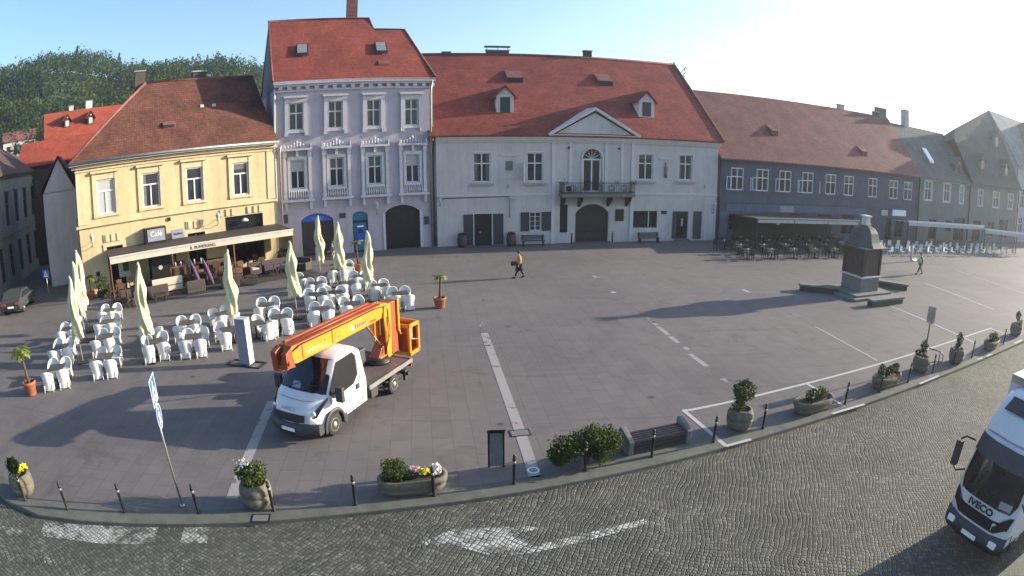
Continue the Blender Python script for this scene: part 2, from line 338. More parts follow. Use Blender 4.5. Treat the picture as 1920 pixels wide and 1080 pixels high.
def strip(name,pts,wd,mt,z=.006):
    P=[G(x,y) for x,y in pts];vs=[];m_=MB()
    for i,p in enumerate(P):
        t=(P[min(i+1,len(P)-1)]-P[max(i-1,0)]).normalized();nn=Vector((-t.y,t.x,0))*wd/2
        vs+=[(p.x-nn.x,p.y-nn.y,z),(p.x+nn.x,p.y+nn.y,z)]
    m_.add(vs,[(2*i,2*i+2,2*i+3,2*i+1) for i in range(len(P)-1)]);return tag(m_.build(name,mt),kind='structure')
strip('pavement_strip',[(908,624.5),(974.8,808.5),(992,858.8)],.34,M['band'])
strip('pavement_strip',[(893,578),(908,624)],.25,M['band_faint']);strip('pavement_strip',[(992,859),(1003,895)],.34,M['band'])
strip('pavement_strip',[(510,752),(440.7,917),(434,935)],.34,M['band'])
strip('pavement_strip',[(1117,518),(1226,605.6)],.22,M['band_faint'])
for a,b_ in [((1221,602),(1231,610)),((1233,612),(1253,628)),((1256,631),(1272,643)),((1284,651),(1290,656)),((1293,664),(1325,687)),((1354,710),(1366,718))]:
    strip('pavement_strip',[a,b_],.24,M['band'])
strip('pavement_strip',[(1114,517),(1121,521)],.3,M['line']);strip('pavement_strip',[(1147,547),(1153,549)],.3,M['line']);strip('pavement_strip',[(1325,687),(1378,727)],.22,M['band_faint'])
strip('pavement_line',[(1393,543),(1404,548)],.22,M['line']);strip('pavement_line',[(1440,568),(1530,613)],.16,M['band_faint']);strip('pavement_line',[(1525,611),(1645,676.5)],.16,M['band'])
strip('pavement_line',[(1667.8,573),(1729,598),(1790,625),(1829,644)],.13,M['line']);strip('pavement_line',[(1733,530.5),(1797.4,554.6),(1863,580.5)],.14,M['line'])
strip('pavement_line',[(1790,506),(1849,525.6),(1925,552)],.16,M['band']);strip('pavement_line',[(1668,505),(1700,514),(1740,528)],.15,M['band_faint'])
strip('pavement_line',[(1280,770),(1295,768.8),(1370,753.5),(1414,743),(1512,719),(1637,685.8),(1760,648),(1804.8,633),(1858.5,615)],.13,M['line'])
strip('pavement_line',[(1281,769),(1362,837)],.15,M['line'],.008);strip('pavement_line',[(1360,837),(1408,824)],.13,M['line'],.011)
strip('pavement_line',[(1512,719),(1583,762)],.13,M['line'],.008);strip('pavement_line',[(1560,776),(1621,758)],.13,M['line'],.011)
strip('pavement_line',[(1858,616),(1905,634)],.13,M['line'],.008);strip('pavement_line',[(1724,720),(1760,705)],.12,M['line'],.011)
strip('pavement_line',[(1833,674),(1842,671)],.12,M['line'],.011);strip('pavement_line',[(1850,668),(1860,664)],.12,M['line'],.011);strip('pavement_line',[(1902,644),(1916,638)],.12,M['line'],.011)
strip('pavement_line',[(1695,610),(1830,668)],.12,M['band_faint'],.009)
def patch(name,poly,mt,z=-.115):
    m_=MB();m_.add([tuple(G(x,y,z)) for x,y in poly],[tuple(range(len(poly)))]);return tag(m_.build(name,mt),kind='structure')
patch('road_marking',[(84,979),(297,988),(288,1020),(190,1019),(74,1004)],M['cobble_paint'])
patch('road_marking',[(348,982),(396,982),(388,1018),(337,1018)],M['cobble_paint'])
patch('road_marking',[(0,986),(60,991),(52,1008),(0,1004)],M['cobble_worn'])
patch('road_marking',[(0,1032),(120,1042),(105,1062),(0,1052)],M['cobble_worn'])
patch('road_marking',[(330,1040),(385,1042),(378,1075),(322,1072)],M['cobble_worn'])
patch('road_marking',[(560,1035),(740,1030),(740,1078),(555,1079)],M['cobble_worn'])
patch('road_marking',[(770,1025),(850,992),(985,986),(1012,990),(960,1004),(1000,1022),(1120,995),(1212,972),(1214,981),(1130,1006),(1010,1034),(930,1045),(880,1030),(840,1018)],M['cobble_paint'])
# manhole ring and covers
c=G(1000,882);m_=MB();ring=[]
for k in range(32):
    a=k/32*6.2832;ring+=[(c.x+math.cos(a)*.17,c.y+math.sin(a)*.17,.012),(c.x+math.cos(a)*.125,c.y+math.sin(a)*.125,.012)]
m_.add(ring,[(2*k,(2*k+2)%64,(2*k+3)%64,2*k+1) for k in range(32)]);tag(m_.build('valve_cover',M['sign_white']),'small round white ring on the end of the pale paving band','valve cover')
def cover(name,px,py,a,b_,label,z=.012):
    c=G(px,py);m_=MB();m_.box(-a/2,a/2,-b_/2,b_/2,z-.01,z);fr=[(-a/2-.04,a/2+.04,-b_/2-.04,-b_/2),(-a/2-.04,a/2+.04,b_/2,b_/2+.04),(-a/2-.04,-a/2,-b_/2,b_/2),(a/2,a/2+.04,-b_/2,b_/2)]
    t=thing(name,label,'drain cover',(c.x,c.y,0),R(12));m_.build('lid',M['stone_grey'],t);f=MB()
    for q in fr:f.box(*q,z-.008,z+.003)
    f.build('rim',M['iron'],t)
cover('drain_cover',975,812,.55,.35,'pale rectangular drain cover at the near end of the middle paving band')
cover('drain_cover',489,972,.42,.28,'small square drain cover in the kerb stone beside the bollard')
# ------------------------------------------------------------------ buildings: x runs along the facade, y goes into the house, z is up
rw=random.Random(12);M['curtain_dim']=mat('net_curtain',(.13,.13,.13),.95,var=.35,scale=14)
def wall(root,mt,s0,s1,z0,z1,ops,y0=0,depth=.3,name='wall'):
    "front wall with real openings; an op is (s0,s1,z0,z1[,arch rise])"
    xs=sorted({s0,s1}|{v for o in ops for v in o[:2]});zs=sorted({z0,z1}|{v for o in ops for v in o[2:4]})
    m=MB()
    def inside(x,z):return any(o[0]<x<o[1] and o[2]<z<o[3] for o in ops)
    for j in range(len(zs)-1):
        i=0
        while i<len(xs)-1:
            zc=(zs[j]+zs[j+1])/2
            if inside((xs[i]+xs[i+1])/2,zc):i+=1;continue
            k=i
            while k+1<len(xs)-1 and not inside((xs[k+1]+xs[k+2])/2,zc):k+=1
            m.add([(xs[i],y0,zs[j]),(xs[k+1],y0,zs[j]),(xs[k+1],y0,zs[j+1]),(xs[i],y0,zs[j+1])],[(0,1,2,3)]);i=k+1
    for o in ops:
        a,b,c,d=o[:4];e=y0+depth
        m.add([(a,y0,c),(a,e,c),(a,e,d),(a,y0,d)],[(0,1,2,3)]);m.add([(b,y0,c),(b,y0,d),(b,e,d),(b,e,c)],[(0,1,2,3)])
        m.add([(a,y0,d),(a,e,d),(b,e,d),(b,y0,d)],[(0,1,2,3)]);m.add([(a,y0,c),(b,y0,c),(b,e,c),(a,e,c)],[(0,1,2,3)])
        if len(o)>4:
            rise=o[4];w_=(b-a)/2;rad=(w_*w_+rise*rise)/(2*rise);cx=(a+b)/2;cz=d-rad;pts=[]
            for k in range(13):
                x=a+(b-a)*k/12;pts.append((x,cz+math.sqrt(max(0,rad*rad-(x-cx)**2))))
            for sgn in (0,1):
                q=pts[:7] if sgn==0 else pts[6:]
                poly=q+[(cx,d+.001),(a,d+.001)] if sgn==0 else q+[(b,d+.001),(cx,d+.001)]
                poly=[p for i,p in enumerate(poly) if i==0 or (abs(p[0]-poly[i-1][0])+abs(p[1]-poly[i-1][1]))>.003]
                m.prism(poly,y0+.002,e-.01)
    return m.build(name,mt,root,fix=False)
def frame_mb(m,a,b,c,d,y,t=.07,th=.05):
    m.box(a,b,y,y+th,c,c+t);m.box(a,b,y,y+th,d-t,d);m.box(a,a+t,y,y+th,c+t,d-t);m.box(b-t,b,y,y+th,c+t,d-t)
def window(root,a,b,c,d,y=.14,style='cross',fm='white',gm='glass',split=.64,t=.08,name='window',label=None):
    m=MB();frame_mb(m,a,b,c,d,y,t);cx=(a+b)/2;zt=c+(d-c)*split
    if style in('cross','T'):
        m.box(a+t,b-t,y+.002,y+.05,zt-.05,zt+.05);m.box(cx-.05,cx+.05,y-.003,y+.048,c+t,(d-t) if style=='cross' else zt-.05)
    if style=='mid':m.box(cx-.035,cx+.035,y+.002,y+.05,c+t,d-t)
    if style=='grid':
        for k in (1,2,3):m.box(a+t,b-t,y+.004,y+.04,c+(d-c)*k/4-.02,c+(d-c)*k/4+.02)
        m.box(cx-.035,cx+.035,y+.002,y+.05,c+t,d-t)
    w_=m.build(name,M[fm],root);MB().box(a+t*.5,b-t*.5,y+.05,y+.07,c+t*.5,d-t*.5).build('pane',M[gm],w_)
    if gm=='glass' and style in('cross','T','mid') and name=='window':
        k_=rw.random();q=MB()
        if k_<.3:q.box(a+t,b-t,y+.042,y+.048,d-t-(d-c)*rw.uniform(.15,.4),d-t)
        elif k_<.62:
            e_=(b-a)*rw.uniform(.12,.24);q.box(a+t,a+t+e_,y+.042,y+.048,c+t,d-t);q.box(b-t-e_,b-t,y+.042,y+.048,c+t,d-t)
        if q.v:q.build('curtain',M['curtain_dim'],w_)
    if label:w_['label']=label
    return w_
def body(root,mt,s0,s1,z1,dep,y0=.3,splL=0,splR=0,name='side_wall'):
    m=MB();m.prism([(s0,y0),(s1,y0),(s1+splR,dep),(s0+splL,dep)],0,z1,'z')
    m.box(s0,s0+.01,0,y0,0,z1);m.box(s1-.01,s1,0,y0,0,z1);return m.build(name,mt,root)
def roof(root,mt,faces,th=.14,name='roof'):
    m=MB()
    for f in faces:m.slab(f,th)
    return m.build(name,mt,root,fix=False)
def bldg(name,label,p0,deg,cat='building'):
    return thing(name,label,cat,(p0[0],p0[1],0),R(deg))
def chimney(root,s,y,z0,z1,w_=.7,d_=.6,mt='brown_board',cap='zinc'):
    c=MB().box(s-w_/2,s+w_/2,y-d_/2,y+d_/2,z0,z1).build('chimney',M[mt],root,bevel=.02)
    MB().box(s-w_/2-.08,s+w_/2+.08,y-d_/2-.08,y+d_/2+.08,z1,z1+.1).build('cap',M[cap],c);return c
def lantern(root,s,z,arm=.6):
    "wall lantern on a scrolled bracket"
    m=MB();m.tube([(s,0,z-.9),(s,-.25,z-.95),(s,-arm*.8,z-.75),(s,-arm,z-.55)],.025,6);m.tube([(s,0,z-.5),(s,-.3,z-.62),(s,-arm,z-.52)],.018,6)
    b=m.build('lantern',M['iron'],root)
    MB().lathe([(.09,0),(.17,.42),(.19,.44),(.1,.58),(.03,.66),(.02,.75)],8,(s,-arm,z-.55),False).build('lamp_glass',M['curtain'],b);return b
# ---- pale town hall (middle)
hall=bldg('town_hall','long pale plaster town hall with red tiled roof, pediment and balcony over its gate',(-6.16,48.5),9.5)
L=25.3;EH=9.12
ops=[(3.05,4.44,5.28,7.66),(7.51,8.86,5.28,7.66),(17.37,18.73,5.45,7.68),(21.31,22.64,5.5,7.74),(12.3,13.97,4.32,8.02,.82),(3.05,4.55,.0,2.66),(7.75,8.75,1.12,2.72),(10.36,11.05,.9,3.3),(11.74,14.72,.0,3.32,.75),(17.0,19.3,1.2,2.7),(21.23,22.39,.15,2.67),(15.37,16.05,1.88,2.82)]
wall(hall,M['cream'],0,L,0,EH-.35,ops)
body(hall,M['cream'],0,L,EH-.35,20,y0=.31)
m=MB();m.box(0,L+.02,-.12,0,EH-.55,EH-.38);m.box(0,L+.1,-.28,0,EH-.38,EH-.2);m.box(0,L+.2,-.42,.3,EH-.2,EH-.02);m.build('cornice',M['cream_trim'],hall)
m=MB();m.box(0,9.6,-.06,0,4.12,4.3);m.box(16.96,L,-.06,0,4.12,4.3);m.build('string_course',M['cream_trim'],hall)
m=MB();m.box(9.6,9.9,-.1,0,0,EH-.56);m.box(16.66,16.96,-.1,0,0,EH-.56);m.box(11.1,11.35,-.07,0,4.4,EH-.56);m.box(14.25,14.5,-.07,0,4.4,EH-.56);m.box(15.7,15.95,-.07,0,4.4,EH-.56);m.build('pilaster',M['cream_trim'],hall)
k=.78;RD=10.6;RZ=EH+k*RD
roof(hall,M['roof_red'],[[(-.6,-.45,EH-.0),(L+.3,-.45,EH),(L+.3,RD,RZ),(-3.4,RD,RZ),(-3.4,6.0,EH+6.45*k),(-.6,5.0,EH+5.45*k)],[(L+.3,RD,RZ),(L+.3,21.4,EH),(-3.4,21.4,EH),(-3.4,RD,RZ)]])
MB().prism([(.0,EH-.3),(20,EH-.3),(RD,RZ-.2)],L-.2,L+.1,'x').build('gable_wall',M['cream'],hall)
m=MB();m.tube([(L+.32,-.45,EH+.06),(L+.32,RD,RZ+.06)],.11,6);m.tube([(-3.4,RD,RZ+.04),(L+.3,RD,RZ+.04)],.13,6);m.build('ridge_tiles',M['roof_faded'],hall)
for o in ops[:4]:
    w_=window(hall,*o[:4],gm='glass');MB().box(o[0]-.25,o[1]+.25,-.22,.02,o[2]-.28,o[2]-.12).build('sill',M['zinc'],w_)
    MB().box(o[0]-.1,o[1]+.1,-.04,-.0,o[3]+.0,o[3]+.16).build('lintel',M['cream_trim'],w_)
f=MB();f.box(7.15,7.2,-.62,0,5.35,6.9);f.box(7.13,7.22,-.68,-.6,5.3,6.95);fr=f.build('open_casement',M['white'],hall)
# balcony door with fan light
m=MB();frame_mb(m,12.3,13.97,4.34,7.2,.14,.14);m.box(13.07,13.2,.14,.19,4.4,7.1)
for a in (30,60,90,120,150):
    m.tube([(13.135,.17,7.2),(13.135+.8*math.cos(R(a)),.17,7.2+.78*math.sin(R(a)))],.03,5)
dr=m.build('balcony_door',M['white'],hall);MB().box(12.34,13.93,.2,.22,4.36,8.0).build('pane',M['glass'],dr)
m=MB();pts=[(13.135+.95*math.cos(R(a)),-.03,7.2+.9*math.sin(R(a))) for a in range(0,181,15)];m.tube([(14.085,-.03,4.4)]+pts+[(12.185,-.03,4.4)],.08,6);m.build('door_arch',M['cream_trim'],hall)
# pediment
apex=11.1
m=MB();m.prism([(9.62,EH),(16.95,EH),(13.28,apex)],-.2,1.9);m.build('pediment',M['cream'],hall)
m=MB();
for a,b_ in (((9.3,EH-.05),(13.28,apex+.22)),((17.27,EH-.05),(13.28,apex+.22))):
    dx,dz=b_[0]-a[0],b_[1]-a[1];l=math.hypot(dx,dz);nx,nz=-dz/l*.16*(1 if dx>0 else -1),dx/l*.16*(1 if dx>0 else -1)
    m.prism([a,b_,(b_[0]+nx*0,b_[1]+.26),(a[0]+nx,a[1]+.22)],-.45,2.2)
m.box(9.3,17.27,-.42,-.2,EH-.02,EH+.1);m.build('pediment_moulding',M['cream_trim'],hall)
# niches with relief / statue
for (a,b_,c,d,fig) in ((5.45,6.5,5.6,7.55,0),(19.45,20.45,5.55,7.42,1)):
    m=MB();m.box(a-.15,b_+.15,-.1,0,d-.14,d);m.box(a-.08,b_+.08,-.06,0,c-.02,c+.1);n_=m.build('niche',M['cream_trim'],hall)
    m=MB()
    if fig:m.lathe([(.16,0),(.14,.5),(.17,.85),(.1,1.05),(.06,1.1),(.09,1.2),(.08,1.33),(.02,1.4)],8,((a+b_)/2,-.05,c+.12),sy=.6);m.build('statue',M['stone_grey'],n_)
    else:m.box(a+.25,b_-.2,-.03,0,c+.6,c+1.4);m.build('relief',M['stone_grey'],n_)
# balcony
bal=MB().box(10.2,16.62,-1.35,0,4.02,4.3).build('balcony',M['stone_grey'],hall,bevel=.03)
m=MB()
for s in (10.5,12.0,14.6,16.3):m.prism([(0,4.02),(-1.1,4.02),(-.9,3.7),(-.25,3.3),(0,3.1)],s-.12,s+.12,'x')
m.build('console',M['iron'],bal)
m=MB()
for z in (4.42,5.2):m.box(10.25,16.57,-1.3,-1.26,z,z+.05);m.box(10.25,10.29,-1.3,0,z,z+.05);m.box(16.53,16.57,-1.3,0,z,z+.05)
for i in range(43):
    s=10.27+i*.15;m.box(s-.012,s+.012,-1.29,-1.27,4.3,5.2)
for i in range(8):
    for s in (10.27,16.55):m.box(s-.012,s+.012,-1.29+i*.17,-1.27+i*.17,4.3,5.2)
for i in range(5):
    c=11.1+i*1.12
    for q in range(3):m.tube([(c+(.16+.07*q)*math.cos(a/6*3.1416),-1.31,4.8+(.16+.07*q)*math.sin(a/6*3.1416)) for a in range(13)],.018,4)
m.build('railing',M['iron'],bal)
m=MB().box(10.6,11.4,-.5,-.12,4.35,5.0);ac=m.build('air_conditioner',M['white_dirty'],bal,bevel=.02);MB().lathe([(.24,0),(.24,.01),(.02,.012)],16,(0,0,0),M=Matrix.Translation((10.98,-.5,4.68))@Matrix.Rotation(R(90),4,'X')).build('fan',M['iron'],ac)
rb=random.Random(3);m=MB()
for c in (10.3,12.5,13.4,14.9,16.45):
    for i in range(60):m.leaf((c+rb.gauss(0,.16),-1.35+rb.gauss(0,.1),5.22+rb.gauss(0,.13)),.12,rb)
m.build('foliage',M['leaf_dark'],bal)
# ground floor
def plank_door(root,a,b_,c,d,y,mt='wood_dark',name='gate',arch=0):
    g_=MB().box(a,b_,y,y+.06,c,d).build(name,M[mt],root);m=MB();n_=max(2,int((b_-a)/.18))
    for i in range(1,n_):
        s=a+(b_-a)*i/n_;m.box(s-.012,s+.012,y-.012,y,c+.05,d-.05)
    m.box(a+.05,b_-.05,y-.03,y-.012,c+.9,c+1.02);m.build('planks',M['iron'],g_);return g_
plank_door(hall,11.72,14.74,.02,3.34,.24)
d_=plank_door(hall,3.05,4.55,0,2.66,.2,'iron','door');MB().box(3.5,3.65,.1,.16,1.02,1.16).build('handle',M['steel'],d_)
m=MB();m.box(2.98,3.06,-.05,.1,0,2.72);m.box(4.54,4.62,-.05,.1,0,2.72);m.box(2.98,4.62,-.05,.1,2.66,2.76);m.build('door_frame',M['cream_trim'],hall)
for a,b_,z0,z1 in ((2.18,2.96,.05,2.62),(4.66,5.5,.05,2.64),(6.98,7.72,1.12,2.72),(8.78,9.55,1.12,2.72),(20.8,21.2,.2,2.67),(22.92,23.74,.15,2.68)):
    s_=MB().box(a,b_,-.09,-.01,z0,z1).build('shutter',M['shutter'],hall,bevel=.01);m=MB()
    for i in range(int((z1-z0)/.14)):m.box(a+.07,b_-.07,-.105,-.09,z0+.1+i*.14,z0+.16+i*.14)
    m.build('slats',M['shutter'],s_)
window(hall,7.75,8.75,1.12,2.72,style='grid',fm='white');window(hall,10.36,11.05,.9,3.3,style='mid',fm='iron',gm='glass_dark');window(hall,17.0,19.3,1.2,2.7,style='mid',fm='shutter',gm='glass_dark')
m=MB().box(18.45,18.52,.08,.13,1.3,2.65).build('window_post',M['white'],hall)
bx('notice_case',M['iron'],hall,15.33,16.09,-.08,.05,1.84,2.86,bevel=.02);bx('plaque',M['glass_dark'],hall,19.67,20.19,-.05,0,2.42,2.73,bevel=.01)
window(hall,21.23,22.39,.15,2.67,style='none',fm='iron',gm='glass_dark',name='glazed_door')
text('INFO',.3,M['sign_white'],hall,(21.85,.12,1.65),(R(90),R(-90),0),'door_lettering',.004)
bx('threshold',M['kerb'],hall,11.6,14.85,-.3,0,0,.06);bx('threshold',M['kerb'],hall,21.1,22.5,-.4,0,0,.15)
for s,z in ((6.05,4.05),):MB().tube([(0,-.03,3.98),(s,-.03,4.05),(s,-.03,2.3)],.03,6).build('cable_pipe',M['iron'],hall);MB().box(s-.1,s+.4,-.3,-.05,z-.15,z).build('wall_camera',M['white_dirty'],hall,bevel=.02)
lantern(hall,.25,4.3,.55);lantern(hall,24.8,3.5,.5)
for s in (11.05,15.5):MB().lathe([(.02,0),(.09,.05),(.09,.14),(.02,.2)],8,(s,-.12,8.0)).build('spot_lamp',M['iron'],hall)
bx('small_sign',M['zinc'],hall,5.85,6.0,-.06,0,4.75,5.05);bx('small_sign',M['zinc'],hall,23.9,24.05,-.06,0,4.75,5.1)
# dormers and roof vents
def dormer(root,s,yf,zb,w_=1.5,hh=1.55,mt='cream_trim',rm='roof_red',k_=.78,wd='shutter'):
    zf=zb;d_=MB();d_.prism([(s-w_/2,zf),(s+w_/2,zf),(s+w_/2,zf+hh),(s,zf+hh+.75),(s-w_/2,zf+hh)],yf,yf+(hh+.7)/k_);f_=d_.build('dormer',M[mt],root)
    MB().box(s-w_*.28,s+w_*.28,yf-.05,yf-.01,zf+.15,zf+hh-.1).build('dormer_window',M[wd],f_)
    m=MB()
    for sg in (-1,1):m.prism([(s,zf+hh+.98),(s+sg*(w_/2+.28),zf+hh-.12),(s+sg*(w_/2+.28),zf+hh-.24),(s,zf+hh+.8)],yf-.22,yf+(hh+.9)/k_)
    m.build('dormer_roof',M[rm],f_)
    MB().lathe([(.1,0),(.12,.06),(.05,.12)],8,M=Matrix.Translation((s,yf-.03,zf+hh+.28))@Matrix.Rotation(R(90),4,'X')).build('rosette',M['white'],f_);return f_
dormer(hall,6.0,2.1,EH+1.85);dormer(hall,18.9,2.1,EH+1.85)
for s in (7.6,16.4):
    zz=EH+.78*6.9;m=MB();m.prism([(6.3,zz-.5),(6.3,zz+.12),(7.9,zz+.95),(8.2,zz+.9)],s-.75,s+.75,'x');v_=m.build('roof_hatch',M['roof_faded'],hall);MB().box(s-.7,s+.7,6.22,6.3,zz-.4,zz+.05).build('hatch_opening',M['dark'],v_)
chimney(hall,6.6,RD+.4,RZ-1,RZ+.45,2.3,.5,'copper');chimney(hall,1.5,RD+.4,RZ-1,RZ+.25,.8,.5,'copper');chimney(hall,15.9,RD+.3,RZ-1,RZ+.75,.8,.7,'brown_board')
MB().box(5.3,7.9,RD+.1,RD+.8,RZ+.85,RZ+.95).build('chimney_hood',M['iron'],hall);m=MB();[m.box(s,s+.05,RD+.2,RD+.25,RZ+.4,RZ+.9) for s in (5.5,6.6,7.6)];m.build('hood_post',M['iron'],hall)
# ---- lilac four-storey house
lil=bldg('lilac_house','tall lilac stucco house with red roof, white window surrounds and arched gates',(-7.3,48.35),21.8)
s0,s1=-11.85,.72;EZ=13.75
wn3=[(-10.66,-9.52),(-7.53,-6.39),(-4.43,-3.33),(-1.35,-.25)]
ops=[(a,b_,10.02,12.16) for a,b_ in wn3]+[(a+.03,b_+.03,5.4,7.65) for a,b_ in wn3]+[(-9.95,-7.35,0,3.36,.5),(-5.8,-4.56,0,3.28,.3),(-3.14,-.26,0,3.6,.55)]
wall(lil,M['lilac'],s0,s1,0,EZ-.3,ops);body(lil,M['lilac'],s0,s1,EZ-.3,10.5,y0=.31,splL=-1.35)
m=MB();m.box(s0,s1+.1,-.15,0,13.05,13.2);m.box(s0,s1+.2,-.3,0,EZ-.3,EZ-.12);m.box(s0-.05,s1+.35,-.5,.2,EZ-.12,EZ+.12)
for i in range(18):
    s=s0+.35+i*.72;m.box(s,s+.32,-.26,0,13.2,EZ-.3)
m.build('cornice',M['lilac_trim'],lil)
k=1.15
z_=lambda d_:EZ+.1+k*d_
roof(lil,M['roof_red'],[[(s0-.1,-.5,EZ+.1),(s1+.35,-.5,EZ+.1),(.2,1.9,z_(2.2)),(-.6,3.9,z_(4.2)),(-3.25,3.9,z_(4.2)),(-3.62,4.95,z_(5.3)),(-12.55,4.95,z_(5.3))],
 [(-12.55,4.95,z_(5.3)),(-3.62,4.95,z_(5.3)),(-3.25,7,z_(4.2)),(-.6,7,z_(4.2)),(s1+.3,10.6,EZ+.1),(s0-1.45,10.6,EZ+.1)]])
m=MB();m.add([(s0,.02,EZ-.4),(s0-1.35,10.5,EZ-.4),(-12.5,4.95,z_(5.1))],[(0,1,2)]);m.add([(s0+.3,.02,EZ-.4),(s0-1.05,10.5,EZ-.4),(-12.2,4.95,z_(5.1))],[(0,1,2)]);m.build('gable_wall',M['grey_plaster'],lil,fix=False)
m=MB();m.tube([(s0-.12,-.5,EZ+.16),(-12.58,4.95,z_(5.3)+.06),(-3.62,4.95,z_(5.3)+.06),(-3.3,4.1,z_(4.3)),(-.6,3.95,z_(4.2)+.06),(.2,1.9,z_(2.2)+.06),(s1+.38,-.5,EZ+.16)],.1,6);m.build('verge_tiles',M['roof_faded'],lil)
m=MB();m.box(s1-.25,s1+.3,.3,1.8,8.5,EZ+.1);m.build('fire_wall',M['lilac_trim'],lil)
chimney(lil,-5.1,5.6,z_(4),z_(4)+6.6,.95,.8,'roof_faded')
for s in (-9.6,-3.0):
    yy=1.9;zz=z_(yy+.5);m=MB();m.prism([(yy-.5,zz-.45),(yy-.5,zz-.28),(yy+.5,zz+.75),(yy+.5,zz+.6)],s-.5,s+.5,'x');sk=m.build('skylight',M['iron'],lil);m=MB();m.add([(s-.4,yy-.42,zz-.17),(s+.4,yy-.42,zz-.17),(s+.4,yy+.42,zz+.70),(s-.4,yy+.42,zz+.70)],[(0,1,2,3)]);m.build('pane',M['zinc'],sk,fix=False)
m=MB();m.prism([(.5,z_(1)-.4),(.5,z_(1)+.15),(1.7,z_(2)-.1)],-3.4,-2.5,'x');m.build('roof_vent',M['roof_faded'],lil)
for a,b_ in wn3:
    w_=window(lil,a,b_,10.02,12.16,style='cross',split=.62);m=MB()
    m.box(a-.42,b_+.42,-.34,0,12.55,12.72);m.box(a-.34,b_+.34,-.1,0,12.16,12.55)
    for q in (a-.34,b_+.02):m.box(q,q+.32,-.16,0,9.75,12.16)
    m.box(a-.02,b_+.02,-.12,0,9.78,10.02);m.box(a-.38,a-.1,-.2,0,9.55,9.85);m.box(b_+.1,b_+.38,-.2,0,9.55,9.85);m.build('surround',M['lilac_trim'],w_)
for i,(a,b_) in enumerate(wn3):
    a+=.03;b_+=.03;w_=window(lil,a,b_,5.4,7.65,style='cross',split=.62);m=MB()
    for q in (a-.55,b_+.3):
        m.box(q,q+.25,-.2,0,4.9,7.95);m.box(q-.03,q+.28,-.26,0,7.95,8.4);m.box(q-.02,q+.27,-.25,0,4.55,4.98);m.box(q+.03,q+.22,-.3,0,3.8,4.42)
    m.box(a-.22,a,-.12,0,5.2,7.9);m.box(b_,b_+.22,-.12,0,5.2,7.9);m.box(a-.22,b_+.22,-.14,0,7.68,7.95);m.box(a-.2,b_+.2,-.2,0,5.2,5.38)
    m.box(a-.65,b_+.62,-.42,0,8.4,8.58);m.box(a-.7,b_+.7,-.46,0,4.4,4.58);m.box((a+b_)/2-.1,(a+b_)/2+.1,-.3,0,7.95,8.4)
    for q in range(9):
        c=a-.4+q*(b_-a+.8)/8;hh=.28+.34*math.exp(-((q-4)/1.4)**2);m.lathe([(.03,0),(.1,hh*.3),(.05,hh*.6),(.09,hh*.8),(.02,hh)],6,(c,-.2,8.58),sy=.6)
    for q in (a-.58,b_+.48):m.box(q,q+.12,-.4,-.1,8.58,8.95)
    m.build('surround',M['lilac_trim'],w_);m=MB()
    for q in range(9):m.lathe([(.05,0),(.035,.08),(.075,.22),(.035,.4),(.05,.6)],8,(a-.18+q*(b_-a+.36)/8,-.22,4.6))
    m.build('balustrade',M['lilac_trim'],w_)
    if i in (0,3):MB().box(a+.08,b_-.08,.12,.13,6.75,7.57).build('roller_blind',M['curtain'],w_)
g_=MB().box(-9.95,-7.35,.22,.26,0,2.75).build('shop_gate',M['wood_dark'],lil);MB().box(-9.95,-7.35,.2,.24,2.7,3.36).build('sign_board',M['sign_blue'],lil)
text('TURIST',.32,M['white_dirty'],lil,(-8.6,.185,2.92),(R(90),0,0))
m=MB().box(-5.8,-4.56,.2,.24,0,3.28).build('cash_machine_front',M['teal'],lil);m=MB();frame_mb(m,-5.8,-4.56,0,2.45,.14,.09);m.box(-5.8,-4.56,.14,.2,2.45,2.55);m.build('door_frame',M['iron'],lil)
bx('cash_machine',M['sign_blue'],lil,-5.5,-4.86,.12,.2,1.0,2.2,bevel=.03);bx('screen',M['glass'],lil,-5.36,-5.0,.1,.12,1.5,1.85);bx('sign_strip',M['sign_white'],lil,-5.45,-4.9,.1,.12,2.0,2.12);bx('keypad',M['sign_white'],lil,-5.4,-5.0,.05,.12,.85,.95)
plank_door(lil,-3.14,-.26,0,3.6,.24,'iron')
m=MB();
for s in (-3.34,-.26):m.box(s,s+.2,-.06,0,0,3.1)
m.build('gate_jamb',M['lilac_trim'],lil)
bx('plaque',M['shutter'],lil,-6.85,-6.35,-.06,0,2.84,3.23);bx('notice_case',M['shutter'],lil,.1,.46,-.1,0,1.9,2.55);bx('gate_sill',M['kerb'],lil,-3.2,-.2,-.3,0,0,.05)
lantern(lil,-3.85,3.9,.35)
m=MB();m.box(-11.35,-11.0,-.05,0,2.75,3.45);m.build('pennant',M['cushion'],lil)
m=MB();m.tube([(s1+.1,-.45,EZ-.1),(s1+.02,-.2,EZ-.9),(s1+.02,-.15,.1)],.09,8);m.tube([(s1+.35,-.12,9.0),(s1+.35,-.1,.1)],.075,8);m.build('drain_pipe',M['zinc'],lil)
m=MB();m.tube([(s0+.03,-.16,EZ-.4),(s0+.03,-.14,.1)],.08,8);m.build('drain_pipe',M['white_dirty'],lil)
